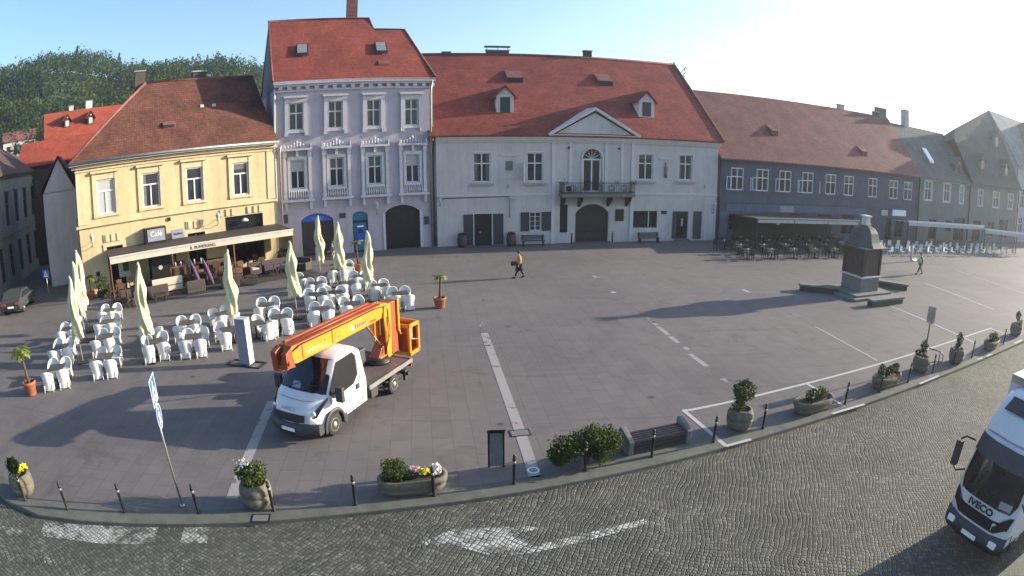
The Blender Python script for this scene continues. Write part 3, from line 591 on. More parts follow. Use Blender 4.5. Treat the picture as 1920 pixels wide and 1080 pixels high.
# ---- yellow corner house
Yp=(-17.7,43.22)
yel=bldg('yellow_house','yellow corner house with brown tiled hipped roof above the café terrace',Yp,42.5)
s0,s1=-16.25,-.25;EZ=9.2
uw=[(-14.62,-13.2),(-11.02,-9.66),(-7.53,-6.24),(-3.79,-2.54)]
ops=[(a,b_,5.42,7.86) for a,b_ in uw]+[(-14.2,-12.9,0,3.1),(-7.7,-6.3,0,3.1),(-4.6,-1.5,.35,3.9),(-11.0,-9.6,.3,2.6)]
wall(yel,M['yellow'],s0,s1,0,EZ-.3,ops);body(yel,M['yellow2'],s0,s1,EZ-.3,11.5,y0=.31)
m=MB();m.box(s0-.05,s1,-.1,0,8.55,8.68);m.box(s0-.25,s1+.05,-.3,0,EZ-.42,EZ-.25);m.box(s0-.3,s0,-.3,11.5,EZ-.42,EZ-.25);m.box(s0-.06,s1,-.2,0,4.68,4.84);m.box(s0-.2,s0,-.2,5,4.68,4.84);m.build('cornice',M['yellow2'],yel)
m=MB();m.box(s0-.5,s1+.1,-.6,-.3,EZ-.2,EZ+.02);m.box(s0-.5,s0-.25,-.3,11.8,EZ-.2,EZ+.02);m.tube([(s0-.5,-.62,EZ-.02),(s1+.1,-.62,EZ-.02)],.1,6);m.build('gutter',M['zinc'],yel)
m=MB();m.box(s0,s0+.7,-.06,0,4.9,8.5);m.box(s1-.75,s1-.1,-.06,0,4.9,8.5);m.build('pilaster',M['yellow2'],yel)
k=.9;A=(s0-.5,-.6,EZ);Bq=(s1+.1,-.6,EZ);C=(s1+.1,5.95,EZ+k*6.55);D=(-9.9,5.95,EZ+k*6.55);E_=(s0-.5,12.4,EZ)
roof(yel,M['roof_brown'],[[A,Bq,C,D],[A,D,E_],[D,C,(s1+.1,12.4,EZ),E_]])
m=MB();m.tube([A,D],.12,6);m.tube([D,C],.12,6);m.tube([E_,D],.12,6);m.build('ridge_tiles',M['roof_faded'],yel)
for i,(a,b_) in enumerate(uw):
    w_=window(yel,a,b_,5.42,7.86,y=.06,style='T',split=.66,t=.1,gm='glass' if i else 'curtain');m=MB();m.box(a-.45,b_+.45,-.25,0,8.32,8.48);m.box(a-.1,b_+.1,-.05,0,7.86,8.3)
    m.box(a-.34,a-.04,-.09,0,5.2,8.32);m.box(b_+.04,b_+.34,-.09,0,5.2,8.32);m.box(a-.34,b_+.34,-.12,0,5.24,5.42);m.build('surround',M['yellow2'],w_)
def shopfront(a,b_,d,name='shop_window'):
    w_=window(yel,a,b_,.02,d,y=.2,style='mid',fm='wood',gm='glass_dark',name=name);m=MB();m.box(a-.25,a,-.07,0,.0,d+.1);m.box(b_,b_+.25,-.07,0,0,d+.1);m.box(a-.25,b_+.25,-.08,0,d+.02,d+.22);m.build('surround',M['yellow2'],w_)
shopfront(-14.2,-12.9,3.1,'café_door'.replace('é','e'));shopfront(-7.7,-6.3,3.1,'cafe_door')
for a,b_ in ((-14.35,-13.0),(-7.75,-6.35)):
    m=MB();m.box(a,b_,-.07,0,3.45,4.02)
    for q in (a+.15,(a+b_)/2-.08,b_-.3):m.box(q,q+.16,-.13,-.07,3.48,3.98)
    m.build('stucco_panel',M['yellow2'],yel)
window(yel,-4.6,-1.5,.35,3.9,y=.22,style='none',fm='wood_dark',gm='glass_dark',name='shop_window')
window(yel,-11.0,-9.6,.3,2.6,y=.2,style='cross',fm='wood',gm='glass_dark',name='shop_window')
m=MB()
for q in (-5.0,-4.5,-4.05,-2.75,-2.25,-1.8):m.box(q,q+.28,-.1,0,4.0,4.5)
m.build('stucco_block',M['yellow2'],yel)
m=MB();m.lathe([(.3,0),(.28,.12),(.12,.22),(.03,.26)],10,(-3.05,-.18,3.45),sy=.5);m.build('lion_mask',M['white_dirty'],yel)
m=MB();m.box(-11.17,-9.47,-.75,0,2.9,4.0);sb=m.build('sign_box',M['iron'],yel,bevel=.03);MB().box(-10.95,-9.6,-.78,-.755,3.05,3.9).build('sign_face',M['panel'],sb);text('Café',.5,M['sign_white'],sb,(-10.28,-.8,3.55),(R(90),0,0))
m=MB();m.box(-9.05,-8.05,-.5,-.38,2.95,3.6);sb=m.build('sign_box',M['panel'],yel,bevel=.03);text('Sladoled',.2,M['iron'],sb,(-8.55,-.51,3.3),(R(90),0,0))
lantern(yel,-15.3,4.25,.9);lantern(yel,-5.35,4.35,.75)
m=MB();m.box(-9.15,-8.95,-.12,0,4.25,4.5);m.box(s0+1.0,s0+1.3,-.04,0,1.2,1.5);m.build('wall_fitting',M['iron'],yel)
chimney(yel,-10.4,6.4,EZ+5.2,EZ+6.9,.9,.7,'brown_board');chimney(yel,-5.0,6.6,EZ+5.2,EZ+6.55,1.2,.7,'wood_dark')
zz=EZ+k*2.3;m=MB();m.prism([(1.3,zz-.35),(1.3,zz-.02),(2.5,zz+.45),(2.6,zz+.3)],-9.0,-8.0,'x');v_=m.build('roof_vent',M['roof_faded'],yel);MB().box(-8.9,-8.1,1.25,1.3,zz-.28,zz-.05).build('vent_opening',M['dark'],v_)
m=MB()
for s in (-5.6,-4.6):m.box(s,s+.3,3.0,3.2,EZ+3.1,EZ+3.45)
m.build('roof_tile_vent',M['white_dirty'],yel)
m=MB();m.tube([(s1+.35,-.35,EZ-.3),(s1+.3,-.2,EZ-.9),(s1+.3,-.2,.1)],.08,8);m.build('drain_pipe',M['zinc'],yel)
# café awning on the yellow house
aw=thing('awning','long cream café awning with lettered valance along the yellow facade','awning',(Yp[0],Yp[1],0),R(42.5))
m=MB();m.prism([(-.05,2.92),(-3.4,2.84),(-3.4,2.78),(-.05,2.82)],-14.25,-.35,'x');m.build('awning_roof',M['wood_dark'],aw)
m=MB();m.box(-14.25,-.35,-3.5,-3.4,2.72,2.86);m.build('front_rail',M['white_dirty'],aw,bevel=.02);bx('valance',M['awning'],aw,-14.2,-.4,-3.46,-3.43,2.38,2.72)
m=MB()
for s in (-14.2,-9.6,-5.0,-.4):m.box(s-.05,s+.05,-3.44,-3.34,0,2.75)
for s in (-14.2,-.4):m.box(s-.04,s+.04,-3.4,0,2.7,2.8)
m.build('post',M['wood'],aw)
text('IL BUMERANG',.3,M['wood_dark'],aw,(-7.3,-3.47,2.55),(R(90),0,0))
bx('side_screen',M['awning'],aw,-.42,-.38,-3.4,-.3,1.1,2.7)
# ---- blue house and its neighbours on the right
Bp=(-6.16+25.35*math.cos(R(9.5)),48.5+25.35*math.sin(R(9.5)))
blu=bldg('blue_house','long dark blue two-storey house with faded red roof and white-framed windows',Bp,10)
uw=[(1.41,2.83),(4.33,5.81),(7.11,8.63),(10.11,11.6),(13.34,14.85),(16.09,17.6),(19.98,21.52),(23.7,25.3),(26.45,28.1)]
EZ=7.75;s1=29.4
ops=[(a,b_,4.72,6.82) for a,b_ in uw]+[(1.36,2.8,.9,2.5),(8.5,10.5,0,2.6),(12.5,14.5,.6,2.6),(16,18,.6,2.6),(23.36,24.56,0,2.5),(25.2,26.8,.3,2.5)]
wall(blu,M['blue'],0,s1,0,EZ,ops);body(blu,M['blue'],0,s1,EZ,14,y0=.31)
m=MB();m.box(1,20,-.05,0,2.75,3.45);m.build('sign_band',M['blue2'],blu);m=MB();m.box(0,s1,-.1,0,3.5,3.62);m.box(0,s1,-.2,.1,EZ-.15,EZ+.05);m.build('cornice',M['blue'],blu)
m=MB();m.box(.25,1.1,-.06,0,0,2.6);m.box(2.95,4.1,-.06,0,0,2.6);m.build('wall_panel',M['blue2'],blu)
k=.9;RY=7.3;roof(blu,M['roof_faded'],[[(.05,-.45,EZ-.1),(s1+.05,-.45,EZ-.1),(s1+1.2,RY,EZ-.1+k*(RY+.45)),(.05,RY,EZ-.1+k*(RY+.45)-.15)],[(.05,RY,EZ-.1+k*(RY+.45)-.15),(s1+1.2,RY,EZ-.1+k*(RY+.45)),(s1+1.2,15,EZ),(.05,15,EZ)]])
for i,(a,b_) in enumerate(uw):
    w_=window(blu,a,b_,4.72,6.82,y=.03,style='cross',split=.6,t=.1);MB().box(a-.1,b_+.1,-.12,.0,4.6,4.72).build('sill',M['blue2'],w_)
    if i<4:
        m=MB()
        for s,sg in ((a-.02,-1),(b_+.5,1)):
            q0,q1=(s-.5,s) if sg<0 else (s,s+.08)
            frame_mb(m,q0,q1,4.75,6.0,-.1 if sg<0 else -.5,.07,.05)
        m.build('open_shutter',M['white'],w_)
for a,b_,c,d in ((1.36,2.8,.9,2.5),(12.5,14.5,.6,2.6),(16,18,.6,2.6),(25.2,26.8,.3,2.5)):window(blu,a,b_,c,d,style='mid',fm='iron',gm='glass_dark',name='shop_window')
for a,b_ in ((8.5,10.5),(23.36,24.56)):window(blu,a,b_,0,2.5,style='mid',fm='iron',gm='glass_dark',name='shop_door')
bx('sign_board',M['panel'],blu,7.3,9.1,-.1,0,2.72,3.35);bx('sign_board',M['white_dirty'],blu,22.44,23.56,-.12,0,2.78,3.4);bx('sign_board',M['sign_white'],blu,24.45,27.0,-.14,0,2.8,3.5)
m=MB();m.tube([(.12,-.2,EZ-.2),(.12,-.15,.1)],.09,8);m.tube([(s1+.02,-.15,EZ-.2),(s1+.02,-.15,.1)],.09,8);m.build('drain_pipe',M['iron'],blu)
for s,yy in ((8.1,2.8),(20.4,1.6)):
    zz=EZ+k*yy+.35;m=MB();m.prism([(yy-.4,zz-.4),(yy-.4,zz+.12),(yy+.8,zz+.72)],s-.4,s+.4,'x');m.build('roof_vent',M['roof_faded'],blu)
zr=EZ+k*(RY+.45)
chimney(blu,22.0,RY+.3,zr-1,zr+.35,.9,.6,'white_dirty');chimney(blu,28.3,RY+.1,zr-1,zr+.3,.8,.6,'brown_board');chimney(blu,29.4,RY+.2,zr-1,zr+.9,1.7,.8,'grey_plaster')
# café pergola in front of the blue house
pv=thing('cafe_canopy','dark café canopy with pale striped edge in front of the blue house','awning',(Bp[0],Bp[1],0),R(8.5))
m=MB();m.prism([(0,2.5),(-4.6,2.7),(-4.6,2.6),(0,2.4)],1.6,14.1,'x');m.build('canopy_roof',M['wood_dark'],pv)
bx('front_rail',M['steel'],pv,1.5,14.2,-4.75,-4.6,2.66,2.8,bevel=.02);bx('valance',M['white_dirty'],pv,1.7,14.1,-4.7,-4.67,2.32,2.62)
m=MB();[m.box(s-.06,s+.06,-4.7,-4.58,0,2.66) for s in (1.7,5.8,9.9,14.0)];m.build('post',M['iron'],pv)
m=MB();m.box(1.8,14.0,-.35,-.3,0,2.45);m.build('canopy_shade_sheet',M['dark'],pv)  # near-black sheet standing in for the shade under the canopy
m=MB();m.lathe([(.14,0),(.2,.1),(.05,.3)],8,(4.0,-4.5,2.15));m.build('lamp',M['white_dirty'],pv)
# grey-green houses
grn=bldg('green_house','grey-green two-storey house beside the blue house with pale window frames',(Bp[0]+29.45*math.cos(R(10)),Bp[1]+29.45*math.sin(R(10))),10)
EZ=7.7;s1=12.0
uw=[(1.05,2.9),(5.3,7.2),(9.3,10.6)]
ops=[(a,b_,4.95,7.2) for a,b_ in uw]+[(2.6,4.3,.2,2.6),(6.5,8,1.2,2.6),(8.6,11.4,0,3.0)]
wall(grn,M['green'],0,s1,0,EZ,ops);body(grn,M['green'],0,s1,EZ,13,y0=.31)
roof(grn,M['roof_grey'],[[(0,-.4,EZ-.1),(s1,-.4,EZ-.1),(s1+1.5,6.8,EZ+6.3),(1.0,6.8,EZ+6.3)],[(1,6.8,EZ+6.3),(s1+1.5,6.8,EZ+6.3),(s1,14,EZ),(0,14,EZ)]])
for a,b_ in uw:
    w_=window(grn,a+.3,b_-.3,4.95,7.2,y=.03,style='cross',split=.6);m=MB();m.box(a,a+.3,-.05,0,4.85,7.3);m.box(b_-.3,b_,-.05,0,4.85,7.3);m.box(a,b_,-.08,0,4.8,4.95);m.box(a,b_,-.05,0,7.2,7.35);m.build('surround',M['cream_trim'],w_)
for a,b_,c,d in ((2.6,4.3,.2,2.6),(6.5,8,1.2,2.6),(8.6,11.4,0,3.0)):window(grn,a,b_,c,d,style='mid',fm='iron',gm='glass_dark',name='shop_window')
chimney(grn,4.6,7,EZ+5.5,EZ+8.3,.95,.8,'white_dirty')
m=MB();m.box(0,s1,-.12,0,EZ-.35,EZ-.1);m.build('cornice',M['cream_trim'],grn)
zz=EZ+2.6;m=MB();m.prism([(1.6,zz-.8),(1.6,zz-.55),(3.2,zz+1.0),(3.2,zz+.8)],4.1,5.0,'x');m.build('skylight',M['sign_white'],grn)
dormer(grn,10.3,1.0,EZ+.9,1.3,1.3,'green','roof_grey',.85)
gr2=bldg('corner_house','grey-green house with tall hipped roof and dormers at the far right',(grn.location.x+12.05*math.cos(R(10)),grn.location.y+12.05*math.sin(R(10))),10)
s1=15.1;uw=[(2.3,3.9),(6.8,9.0),(11.8,13.7)]
ops=[(a,b_,4.9,7.1) for a,b_ in uw]+[(1.5,3.8,0,2.8),(6,8,.8,2.8),(9.5,12.5,.5,3.2)]
wall(gr2,M['green'],0,s1,0,8.0,ops);body(gr2,M['green'],0,s1,8.0,16,y0=.31)
roof(gr2,M['slate'],[[(0,-.5,7.8),(s1+.7,-.5,8.0),(15.3,6.8,19.6),(1.3,4.2,14.9),(0,3.4,13.6)],[(s1+.7,-.5,8.0),(s1+.7,17,8),(15.3,6.8,19.6)],[(0,3.4,13.6),(1.3,4.2,14.9),(15.3,6.8,19.6),(s1+.7,17,8),(0,17,8)]])
for a,b_ in uw:
    w_=window(gr2,a+.25,b_-.25,4.9,7.1,y=.03,style='cross',split=.6);m=MB();m.box(a,a+.25,-.05,0,4.8,7.2);m.box(b_-.25,b_,-.05,0,4.8,7.2);m.box(a,b_,-.08,0,4.75,4.9);m.build('surround',M['cream_trim'],w_)
for a,b_,c,d in ((1.5,3.8,0,2.8),(6,8,.8,2.8),(9.5,12.5,.5,3.2)):window(gr2,a,b_,c,d,style='mid',fm='iron',gm='glass_dark',name='shop_window')
m=MB();m.tube([(s1+.1,-.2,7.8),(s1+.1,-.15,.1)],.1,8);m.tube([(0,-.15,7.8),(0,-.15,.1)],.09,8);m.build('drain_pipe',M['iron'],gr2)
dormer(gr2,12.4,3.2,8+5.6,1.5,1.6,'green','slate',1.5,'glass');dormer(gr2,11.6,.5,8+1.6,1.3,1.3,'green','slate',1.5,'glass');dormer(gr2,4.2,.6,8+1.8,1.3,1.3,'green','slate',1.5,'glass')
g2=Vector((gr2.location.x,gr2.location.y,0));gd=Vector((math.cos(R(10)),math.sin(R(10)),0));gn=Vector((-gd.y,gd.x,0));q=g2+gd*15.6+gn*.4
wh=bldg('white_house','pale sunlit house with large sunlight-painted roof beyond the corner house at the right edge',q,10)
ops=[(1.4,2.9,5.2,8.2),(4.6,6.1,5.2,8.2),(8,9.5,5.2,8.2),(1.4,2.9,1,3.8),(4.6,6.1,1,3.8)]
wall(wh,M['white_dirty'],0,18,0,11.4,ops);body(wh,M['white_dirty'],0,18,11.4,13,y0=.31)
roof(wh,M['roof_sunlit_tone'],[[(-.3,-.5,11.3),(18.4,-.5,11.3),(18.4,6.4,19.6),(-.3,6.4,19.6)],[(-.3,6.4,19.6),(18.4,6.4,19.6),(18.4,13.4,11.3),(-.3,13.4,11.3)]])
MB().prism([(0,11.2),(12.9,11.2),(6.4,19.4)],0,.3,'x').build('gable_wall',M['white_dirty'],wh)
for o in ops:window(wh,*o,y=.1,style='cross')
q=Vector((83,61.5,0));ch=bldg('added_shade_house','tall plain house added unseen beyond the right edge to shade the town hall front',q,12)  # unseen house added to throw the shade strip before the town hall
MB().box(0,16,0,14,0,15.5).build('wall',M['cream'],ch);roof(ch,M['slate'],[[(-.4,-.4,15.4),(16.4,-.4,15.4),(12,5,20.5),(3,5,20.5)],[(-.4,-.4,15.4),(3,5,20.5),(-.4,14.4,15.4)],[(3,5,20.5),(12,5,20.5),(16.4,14.4,15.4),(-.4,14.4,15.4)],[(16.4,-.4,15.4),(16.4,14.4,15.4),(12,5,20.5)]])
# white café canopies further right
def canopy(name,label,a,b_,z,mt,depth=3.2):
    A_=G(*a,z);B_=G(*b_,z);d=(B_-A_);ln=math.hypot(d.x,d.y);an=math.atan2(d.y,d.x)
    t=thing(name,label,'awning',(A_.x,A_.y,0),an)
    m=MB();m.prism([(0,z-.02),(depth,z-.32),(depth,z-.4),(0,z-.12)],0,ln,'x');m.build('canopy_roof',M['zinc'],t)
    bx('front_rail',M['white'],t,-.1,ln+.1,-.1,0,z-.1,z+.1);bx('valance',M[mt],t,0,ln,-.06,-.03,z-.45,z-.1)
    m=MB();n_=3
    for i in range(n_+1):m.box(ln*i/n_-.05,ln*i/n_+.05,0,.1,0,z-.1)
    m.build('post',M['iron'],t);return t
canopy('cafe_canopy','white café canopy on dark posts before the grey-green house',(1704,415),(1844,424),2.9,'white_dirty')
canopy('cafe_canopy','lower white café canopy at the right edge of the picture',(1848,430),(1935,440),2.7,'white_dirty')
# ---- left side street
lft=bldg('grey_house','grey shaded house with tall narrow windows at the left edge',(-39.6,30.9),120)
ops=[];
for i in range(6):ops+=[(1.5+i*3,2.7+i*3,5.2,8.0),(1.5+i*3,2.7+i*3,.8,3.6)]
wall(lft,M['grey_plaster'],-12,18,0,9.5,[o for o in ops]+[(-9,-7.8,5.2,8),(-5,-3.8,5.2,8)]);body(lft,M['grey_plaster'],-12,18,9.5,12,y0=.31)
for o in ops:
    w_=window(lft,*o,y=.1,style='cross',fm='shutter',gm='glass_dark');MB().box(o[0]-.15,o[1]+.15,-.12,0,o[3]+.05,o[3]+.2).build('hood',M['stone_grey'],w_)
m=MB();m.box(-12,18.2,-.25,0,9.2,9.5);m.box(-12,18,-.08,0,4.3,4.5);m.build('cornice',M['stone_grey'],lft)
roof(lft,M['roof_dull'],[[(-12,-.5,9.5),(18.5,-.5,9.5),(13.5,6,13.6),(-12,6,13.6)],[(18.5,-.5,9.5),(18.5,12.5,9.5),(13.5,6,13.6)],[(-12,6,13.6),(13.5,6,13.6),(18.5,12.5,9.5),(-12,12.5,9.5)]])
dormer(lft,6.5,1.6,10.8,1.0,.9,'shutter','roof_dull',.65,'sign_white')
dormer(lft,3.0,1.6,10.8,1.0,.9,'shutter','roof_dull',.65,'flower_y')  # white and yellow pane colours paint both dormer windows as lit
def backhouse(name,label,az,d,deg,ln,dep,ez,rz_,rm,wm='wood',holes=True):
    p=(math.cos(R(az))*d,math.sin(R(az))*d);t=bldg(name,label,p,deg)
    MB().box(0,ln,0,dep,0,ez).build('wall',M[wm],t);y2=dep/2
    roof(t,M[rm],[[(-.3,-.4,ez),(ln+.3,-.4,ez),(ln+.3,y2,rz_),(-.3,y2,rz_)],[(-.3,y2,rz_),(ln+.3,y2,rz_),(ln+.3,dep+.4,ez),(-.3,dep+.4,ez)]])
    m=MB();m.prism([(0,ez-.1),(dep,ez-.1),(y2,rz_-.25)],0,.2,'x');m.prism([(0,ez-.1),(dep,ez-.1),(y2,rz_-.25)],ln-.2,ln,'x');m.build('gable_wall',M[wm],t)
    for i in range(int(ln/3)):MB().box(1+i*3,2.2+i*3,-.04,0,ez-3.2,ez-1.4).build('window',M['glass_dark'],t)
    return t
r1=backhouse('red_roofed_house','house with bright red roof and two dormers below the wooded hill',135.6,80,46,27,12,13.4,17.2,'roof_orange','grey_plaster')
for s in (3.2,6.7):dormer(r1,s,1.6,14.6,.9,1.0,'wood_dark','roof_orange',.6,'white_dirty')
chimney(r1,6.8,6.4,16.6,18.2,1.0,.7,'white');chimney(r1,4.0,6.4,16.6,17.8,.7,.7,'white_dirty');chimney(r1,15.5,6.2,16.6,18.4,.7,.6,'white_dirty')
backhouse('low_red_roofed_house','low house with plain red roof closing the narrow side street',138.6,64,38,21,9,10.0,12.6,'roof_orange','brown_board')
sg=backhouse('small_gabled_house','small grey gabled house tucked behind the yellow corner house',132.7,50,131,7,3.0,7.4,10.2,'roof_brown','cream')
# ------------------------------------------------------------------ bollards
def bollard():
    t=thing('bollard','','bollard',group='black bollards along the kerb')
    MB().lathe([(.055,0),(.055,.03),(.042,.05),(.04,.72),(.052,.74),(.052,.78),(.034,.8),(.045,.86),(.025,.9),(.004,.905)],12).build('post',M['iron'],t)
    MB().lathe([(.0435,.64),(.0435,.71)],12).build('reflector',M['zinc'],t);return t
OR=['leftmost','second','third','fourth','fifth','sixth','seventh','eighth','ninth','tenth','eleventh','twelfth','thirteenth','fourteenth','fifteenth','sixteenth','seventeenth','eighteenth','nineteenth','twentieth','rightmost']
b0=None;rb=random.Random(5)
for i,(x,y) in enumerate(BO):
    p=G(x,y)
    if b0 is None:b0=bollard();b0.location=p;o=b0
    else:o=dup(b0,p,rb.uniform(0,3))
    o['label']='%s black bollard along the kerb%s'%(OR[i],'' if i in(0,20) else ', counted from the left')
    o.rotation_euler=(R(rb.uniform(-1,1)),R(rb.uniform(-1,1)),rb.uniform(0,3))
# ------------------------------------------------------------------ plants and planters
def bush(root,c,rad,n,size,mt,name='foliage',seed=1,flat=1,shell=.55):
    rn=random.Random(seed);m=MB()
    for i in range(n):
        d=Vector((rn.gauss(0,1),rn.gauss(0,1),rn.gauss(0,1))).normalized();r_=rn.uniform(shell,1.0)*(1+.12*math.sin(d.x*5+seed)+.1*math.sin(d.y*7+seed*2)+.1*math.sin(d.z*6))
        m.leaf((c[0]+d.x*rad*r_,c[1]+d.y*rad*r_,c[2]+d.z*rad*flat*r_),size,rn)
    return m.build(name,mt,root,fix=False)
def flowers(root,c,rx,n,mt,size=.07,seed=1,name='flowers'):
    rn=random.Random(seed);m=MB()
    for i in range(n):
        x=c[0]+rn.gauss(0,rx);y=c[1]+rn.gauss(0,rx*.6);z=c[2]+rn.uniform(0,.1)
        for k in range(3):m.leaf((x+rn.uniform(-.02,.02),y,z+k*.01),size,rn,1.2)
    return m.build(name,mt,root,fix=False)
def barrel(px,py,label,kind,seed):
    p=G(px,py);t=thing('planter',label,'planter',p,seed)
    prof=[(.26,0),(.33,.03),(.42,.2),(.44,.34),(.405,.36),(.405,.39),(.44,.41),(.43,.56),(.36,.7),(.3,.7),(.28,.62)]
    MB().lathe(prof,20,smooth=True).build('tub',M['stone'],t);MB().lathe([(.31,.6),(.31,.64)],14).build('soil',M['soil'],t)
    if kind=='boxwood':
        bush(t,(0,0,.9),.40,1500,.085,M['leaf'],seed=seed);flowers(t,(.22,-.25,.74),.12,40,M['flower_w'],.05,seed);flowers(t,(.1,.1,1.2),.15,30,M['flower_w'],.05,seed+1)
    elif kind=='tulip':
        bush(t,(-.1,.05,1.0),.25,420,.12,M['leaf_dark'],seed=seed);flowers(t,(.1,-.15,.75),.11,60,M['flower_y'],.1,seed)
    elif kind=='topiary':
        MB().tube([(0,0,.6),(.02,0,1.1)],.03).build('stem',M['bark'],t);bush(t,(-.07,0,1.28),.36,1500,.08,M['leaf_dark'],seed=seed,flat=1.05);bush(t,(.3,.05,1.33),.24,600,.08,M['leaf'],'side_foliage',seed+3);bush(t,(.12,-.05,.82),.26,420,.09,M['leaf'],'low_foliage',seed+2);flowers(t,(.1,-.2,.72),.1,30,M['flower_w'],.05,seed)
    else:
        MB().tube([(0,0,.6),(.02,0,1.1)],.03).build('stem',M['bark'],t);bush(t,(0,0,1.15),.2,420,.09,M['leaf_dark'],seed=seed,flat=1.7);bush(t,(-.28,0,.85),.16,160,.09,M['leaf_dark'],'low_foliage',seed+1)
    return t
barrel(48,925,'round stone tub with yellow tulips and tall leaves at the far left',kind='tulip',seed=2)
barrel(485,945,'round stone tub with clipped boxwood and small white flowers',kind='boxwood',seed=3)
barrel(1384,802,'round stone tub with dark rounded topiary beside the wooden bench',kind='topiary',seed=4)
barrel(1724,696,'dark stone tub with twin small shrubs at the foot of the sign post',kind='thin',seed=6)
barrel(1791,679,'stone tub with square-topped dark shrub right of the sign post',kind='thin',seed=7)
barrel(1903,628,'rightmost stone tub with tall pointed shrub at the picture edge',kind='thin',seed=8)
def trough(px,py,rz,label,seed,rad=.9,kind='flower'):
    p=G(px,py);t=thing('planter',label,'planter',p,rz)
    def ring(rx,ry,z,n=20):
        out=[]
        for k in range(n):
            a=2*math.pi*k/n;c_,s_=math.cos(a),math.sin(a);out.append((rx*math.copysign(abs(c_)**.6,c_),ry*math.copysign(abs(s_)**.8,s_),z))
        return out
    prof=[(.72,.27,0),(.8,.33,.03),(.86,.38,.16),(.84,.37,.2),(.84,.37,.23),(.9,.41,.26),(.92,.42,.42),(.88,.4,.46),(.8,.33,.46),(.78,.32,.38)]
    m=MB();vs=[];fs=[];n=20
    for rx,ry,z in prof:vs+=ring(rx,ry,z)
    for i in range(len(prof)-1):
        for k in range(n):fs.append((i*n+k,i*n+(k+1)%n,(i+1)*n+(k+1)%n,(i+1)*n+k))
    fs.append(tuple((len(prof)-1)*n+k for k in range(n)));m.add(vs,fs,True);m.build('trough',M['stone'],t)
    MB().box(-.7,.7,-.25,.25,.36,.4).build('soil',M['soil'],t)
    if kind=='flower':
        bush(t,(-.45,.0,.68),.33,1500,.07,M['leaf'],seed=seed);bush(t,(-.1,-.05,.5),.15,200,.08,M['leaf'],'low_foliage',seed+1)
        flowers(t,(.15,-.02,.56),.1,35,M['flower_p'],.08,seed);flowers(t,(.32,-.08,.52),.09,45,M['flower_y'],.09,seed+1);bush(t,(.62,.05,.5),.17,160,.12,M['flower_w'],'dry_leaves',seed+2)
    elif kind=='stems':
        rn=random.Random(seed)
        for k in range(6):
            x=-.7+k*.28;bush(t,(x,rn.uniform(-.1,.1),.7+rn.uniform(-.1,.15)),.17,130,.1,M['leaf'] if k%2 else M['leaf_dark'],'foliage',seed+k)
    else:
        bush(t,(-.15,0,.6),.24,300,.1,M['leaf_dark'],seed=seed);bush(t,(.4,0,.55),.26,300,.1,M['leaf'],'low_foliage',seed+2)
    return t
trough(775,918,R(17),'long stone trough with round bush, yellow and pink flowers',11)
trough(1523,768,R(18),'low stone trough with two dark leafy plants beyond the topiary tub',12,kind='low')
trough(1660,722,R(22),'stone trough with a row of spiky little shrubs near the sign post',13,kind='stems')
trough(1858,652,R(27),'small far stone trough with one leaning shrub near the right edge',14,kind='low')
# big bush in its bed next to the bench
p=G(1100,868);t=thing('shrub','large loose green shrub between the info board and the bench','shrub',p,R(18))
MB().tube([(0,0,0),(.05,0,.5)],.05).build('stem',M['bark'],t)
for i,(x,y,z,r_) in enumerate([(-.55,0,.6,.5),(.1,.05,.7,.52),(.65,.05,.62,.46),(-.85,0,.42,.32),(.35,-.15,.45,.4)]):bush(t,(x,y,z),r_,1700,.085,M['leaf'],seed=30+i,flat=.82,shell=.35)
p=G(1135,858);MB
def palm(px,py,label,h,pot_h,lean,seed,n=10,leafmt='leaf_palm'):
    p=G(px,py);t=thing('potted_palm',label,'potted plant',p,0)
    MB().lathe([(.22,0),(.25,.02),(.31,pot_h-.12),(.35,pot_h-.1),(.35,pot_h),(.29,pot_h),(.28,pot_h-.08)],18).build('pot',M['terracotta'],t);MB().lathe([(.28,pot_h-.1),(.28,pot_h-.06)],12).build('soil',M['soil'],t)
    top=(lean[0],lean[1],h);MB().tube([(0,0,pot_h-.1),(lean[0]*.3,lean[1]*.3,h*.5),top],[.085,.06,.05],8).build('trunk',M['bark'],t)
    rn=random.Random(seed);m=MB()
    for k in range(n):
        a=rn.uniform(0,6.283);ln=rn.uniform(.35,.62);up=rn.uniform(.1,.9);pts=[]
        for i in range(6):
            u=i/5;pts.append(Vector(top)+Vector((math.cos(a)*ln*u,math.sin(a)*ln*u,up*u*.5-u*u*.45)))
        for i in range(5):
            wd=.05*(1-abs(i/5-.4));d=(pts[i+1]-pts[i]).normalized();sd=d.cross(Vector((0,0,1))).normalized()*wd*1.6
            m.add([pts[i]-sd,pts[i]+sd,pts[i+1]+sd*.8,pts[i+1]-sd*.8],[(0,1,2,3)])
            for q in (-1,1):
                e=pts[i]+sd*q*3.2+d*.1;m.add([pts[i],pts[i]+d*.04,e+d*.02,e],[(0,1,2,3)])
    m.build('fronds',M[leafmt],t,fix=False);return t
palm(60,740,'potted palm in terracotta pot at the left edge of the café',1.9,.6,(-.25,.1),3,26)
palm(825,577,'potted bare-trunked palm in terracotta pot standing alone in the square',1.75,.58,(.08,0),9,7)
palm(672,508,'potted palm in terracotta pot at the back of the white chairs',2.0,.55,(-.05,0),12,10)
palm(172,560,'potted plant with long leaves by the corner of the yellow house',1.5,.5,(.05,0),15,16)
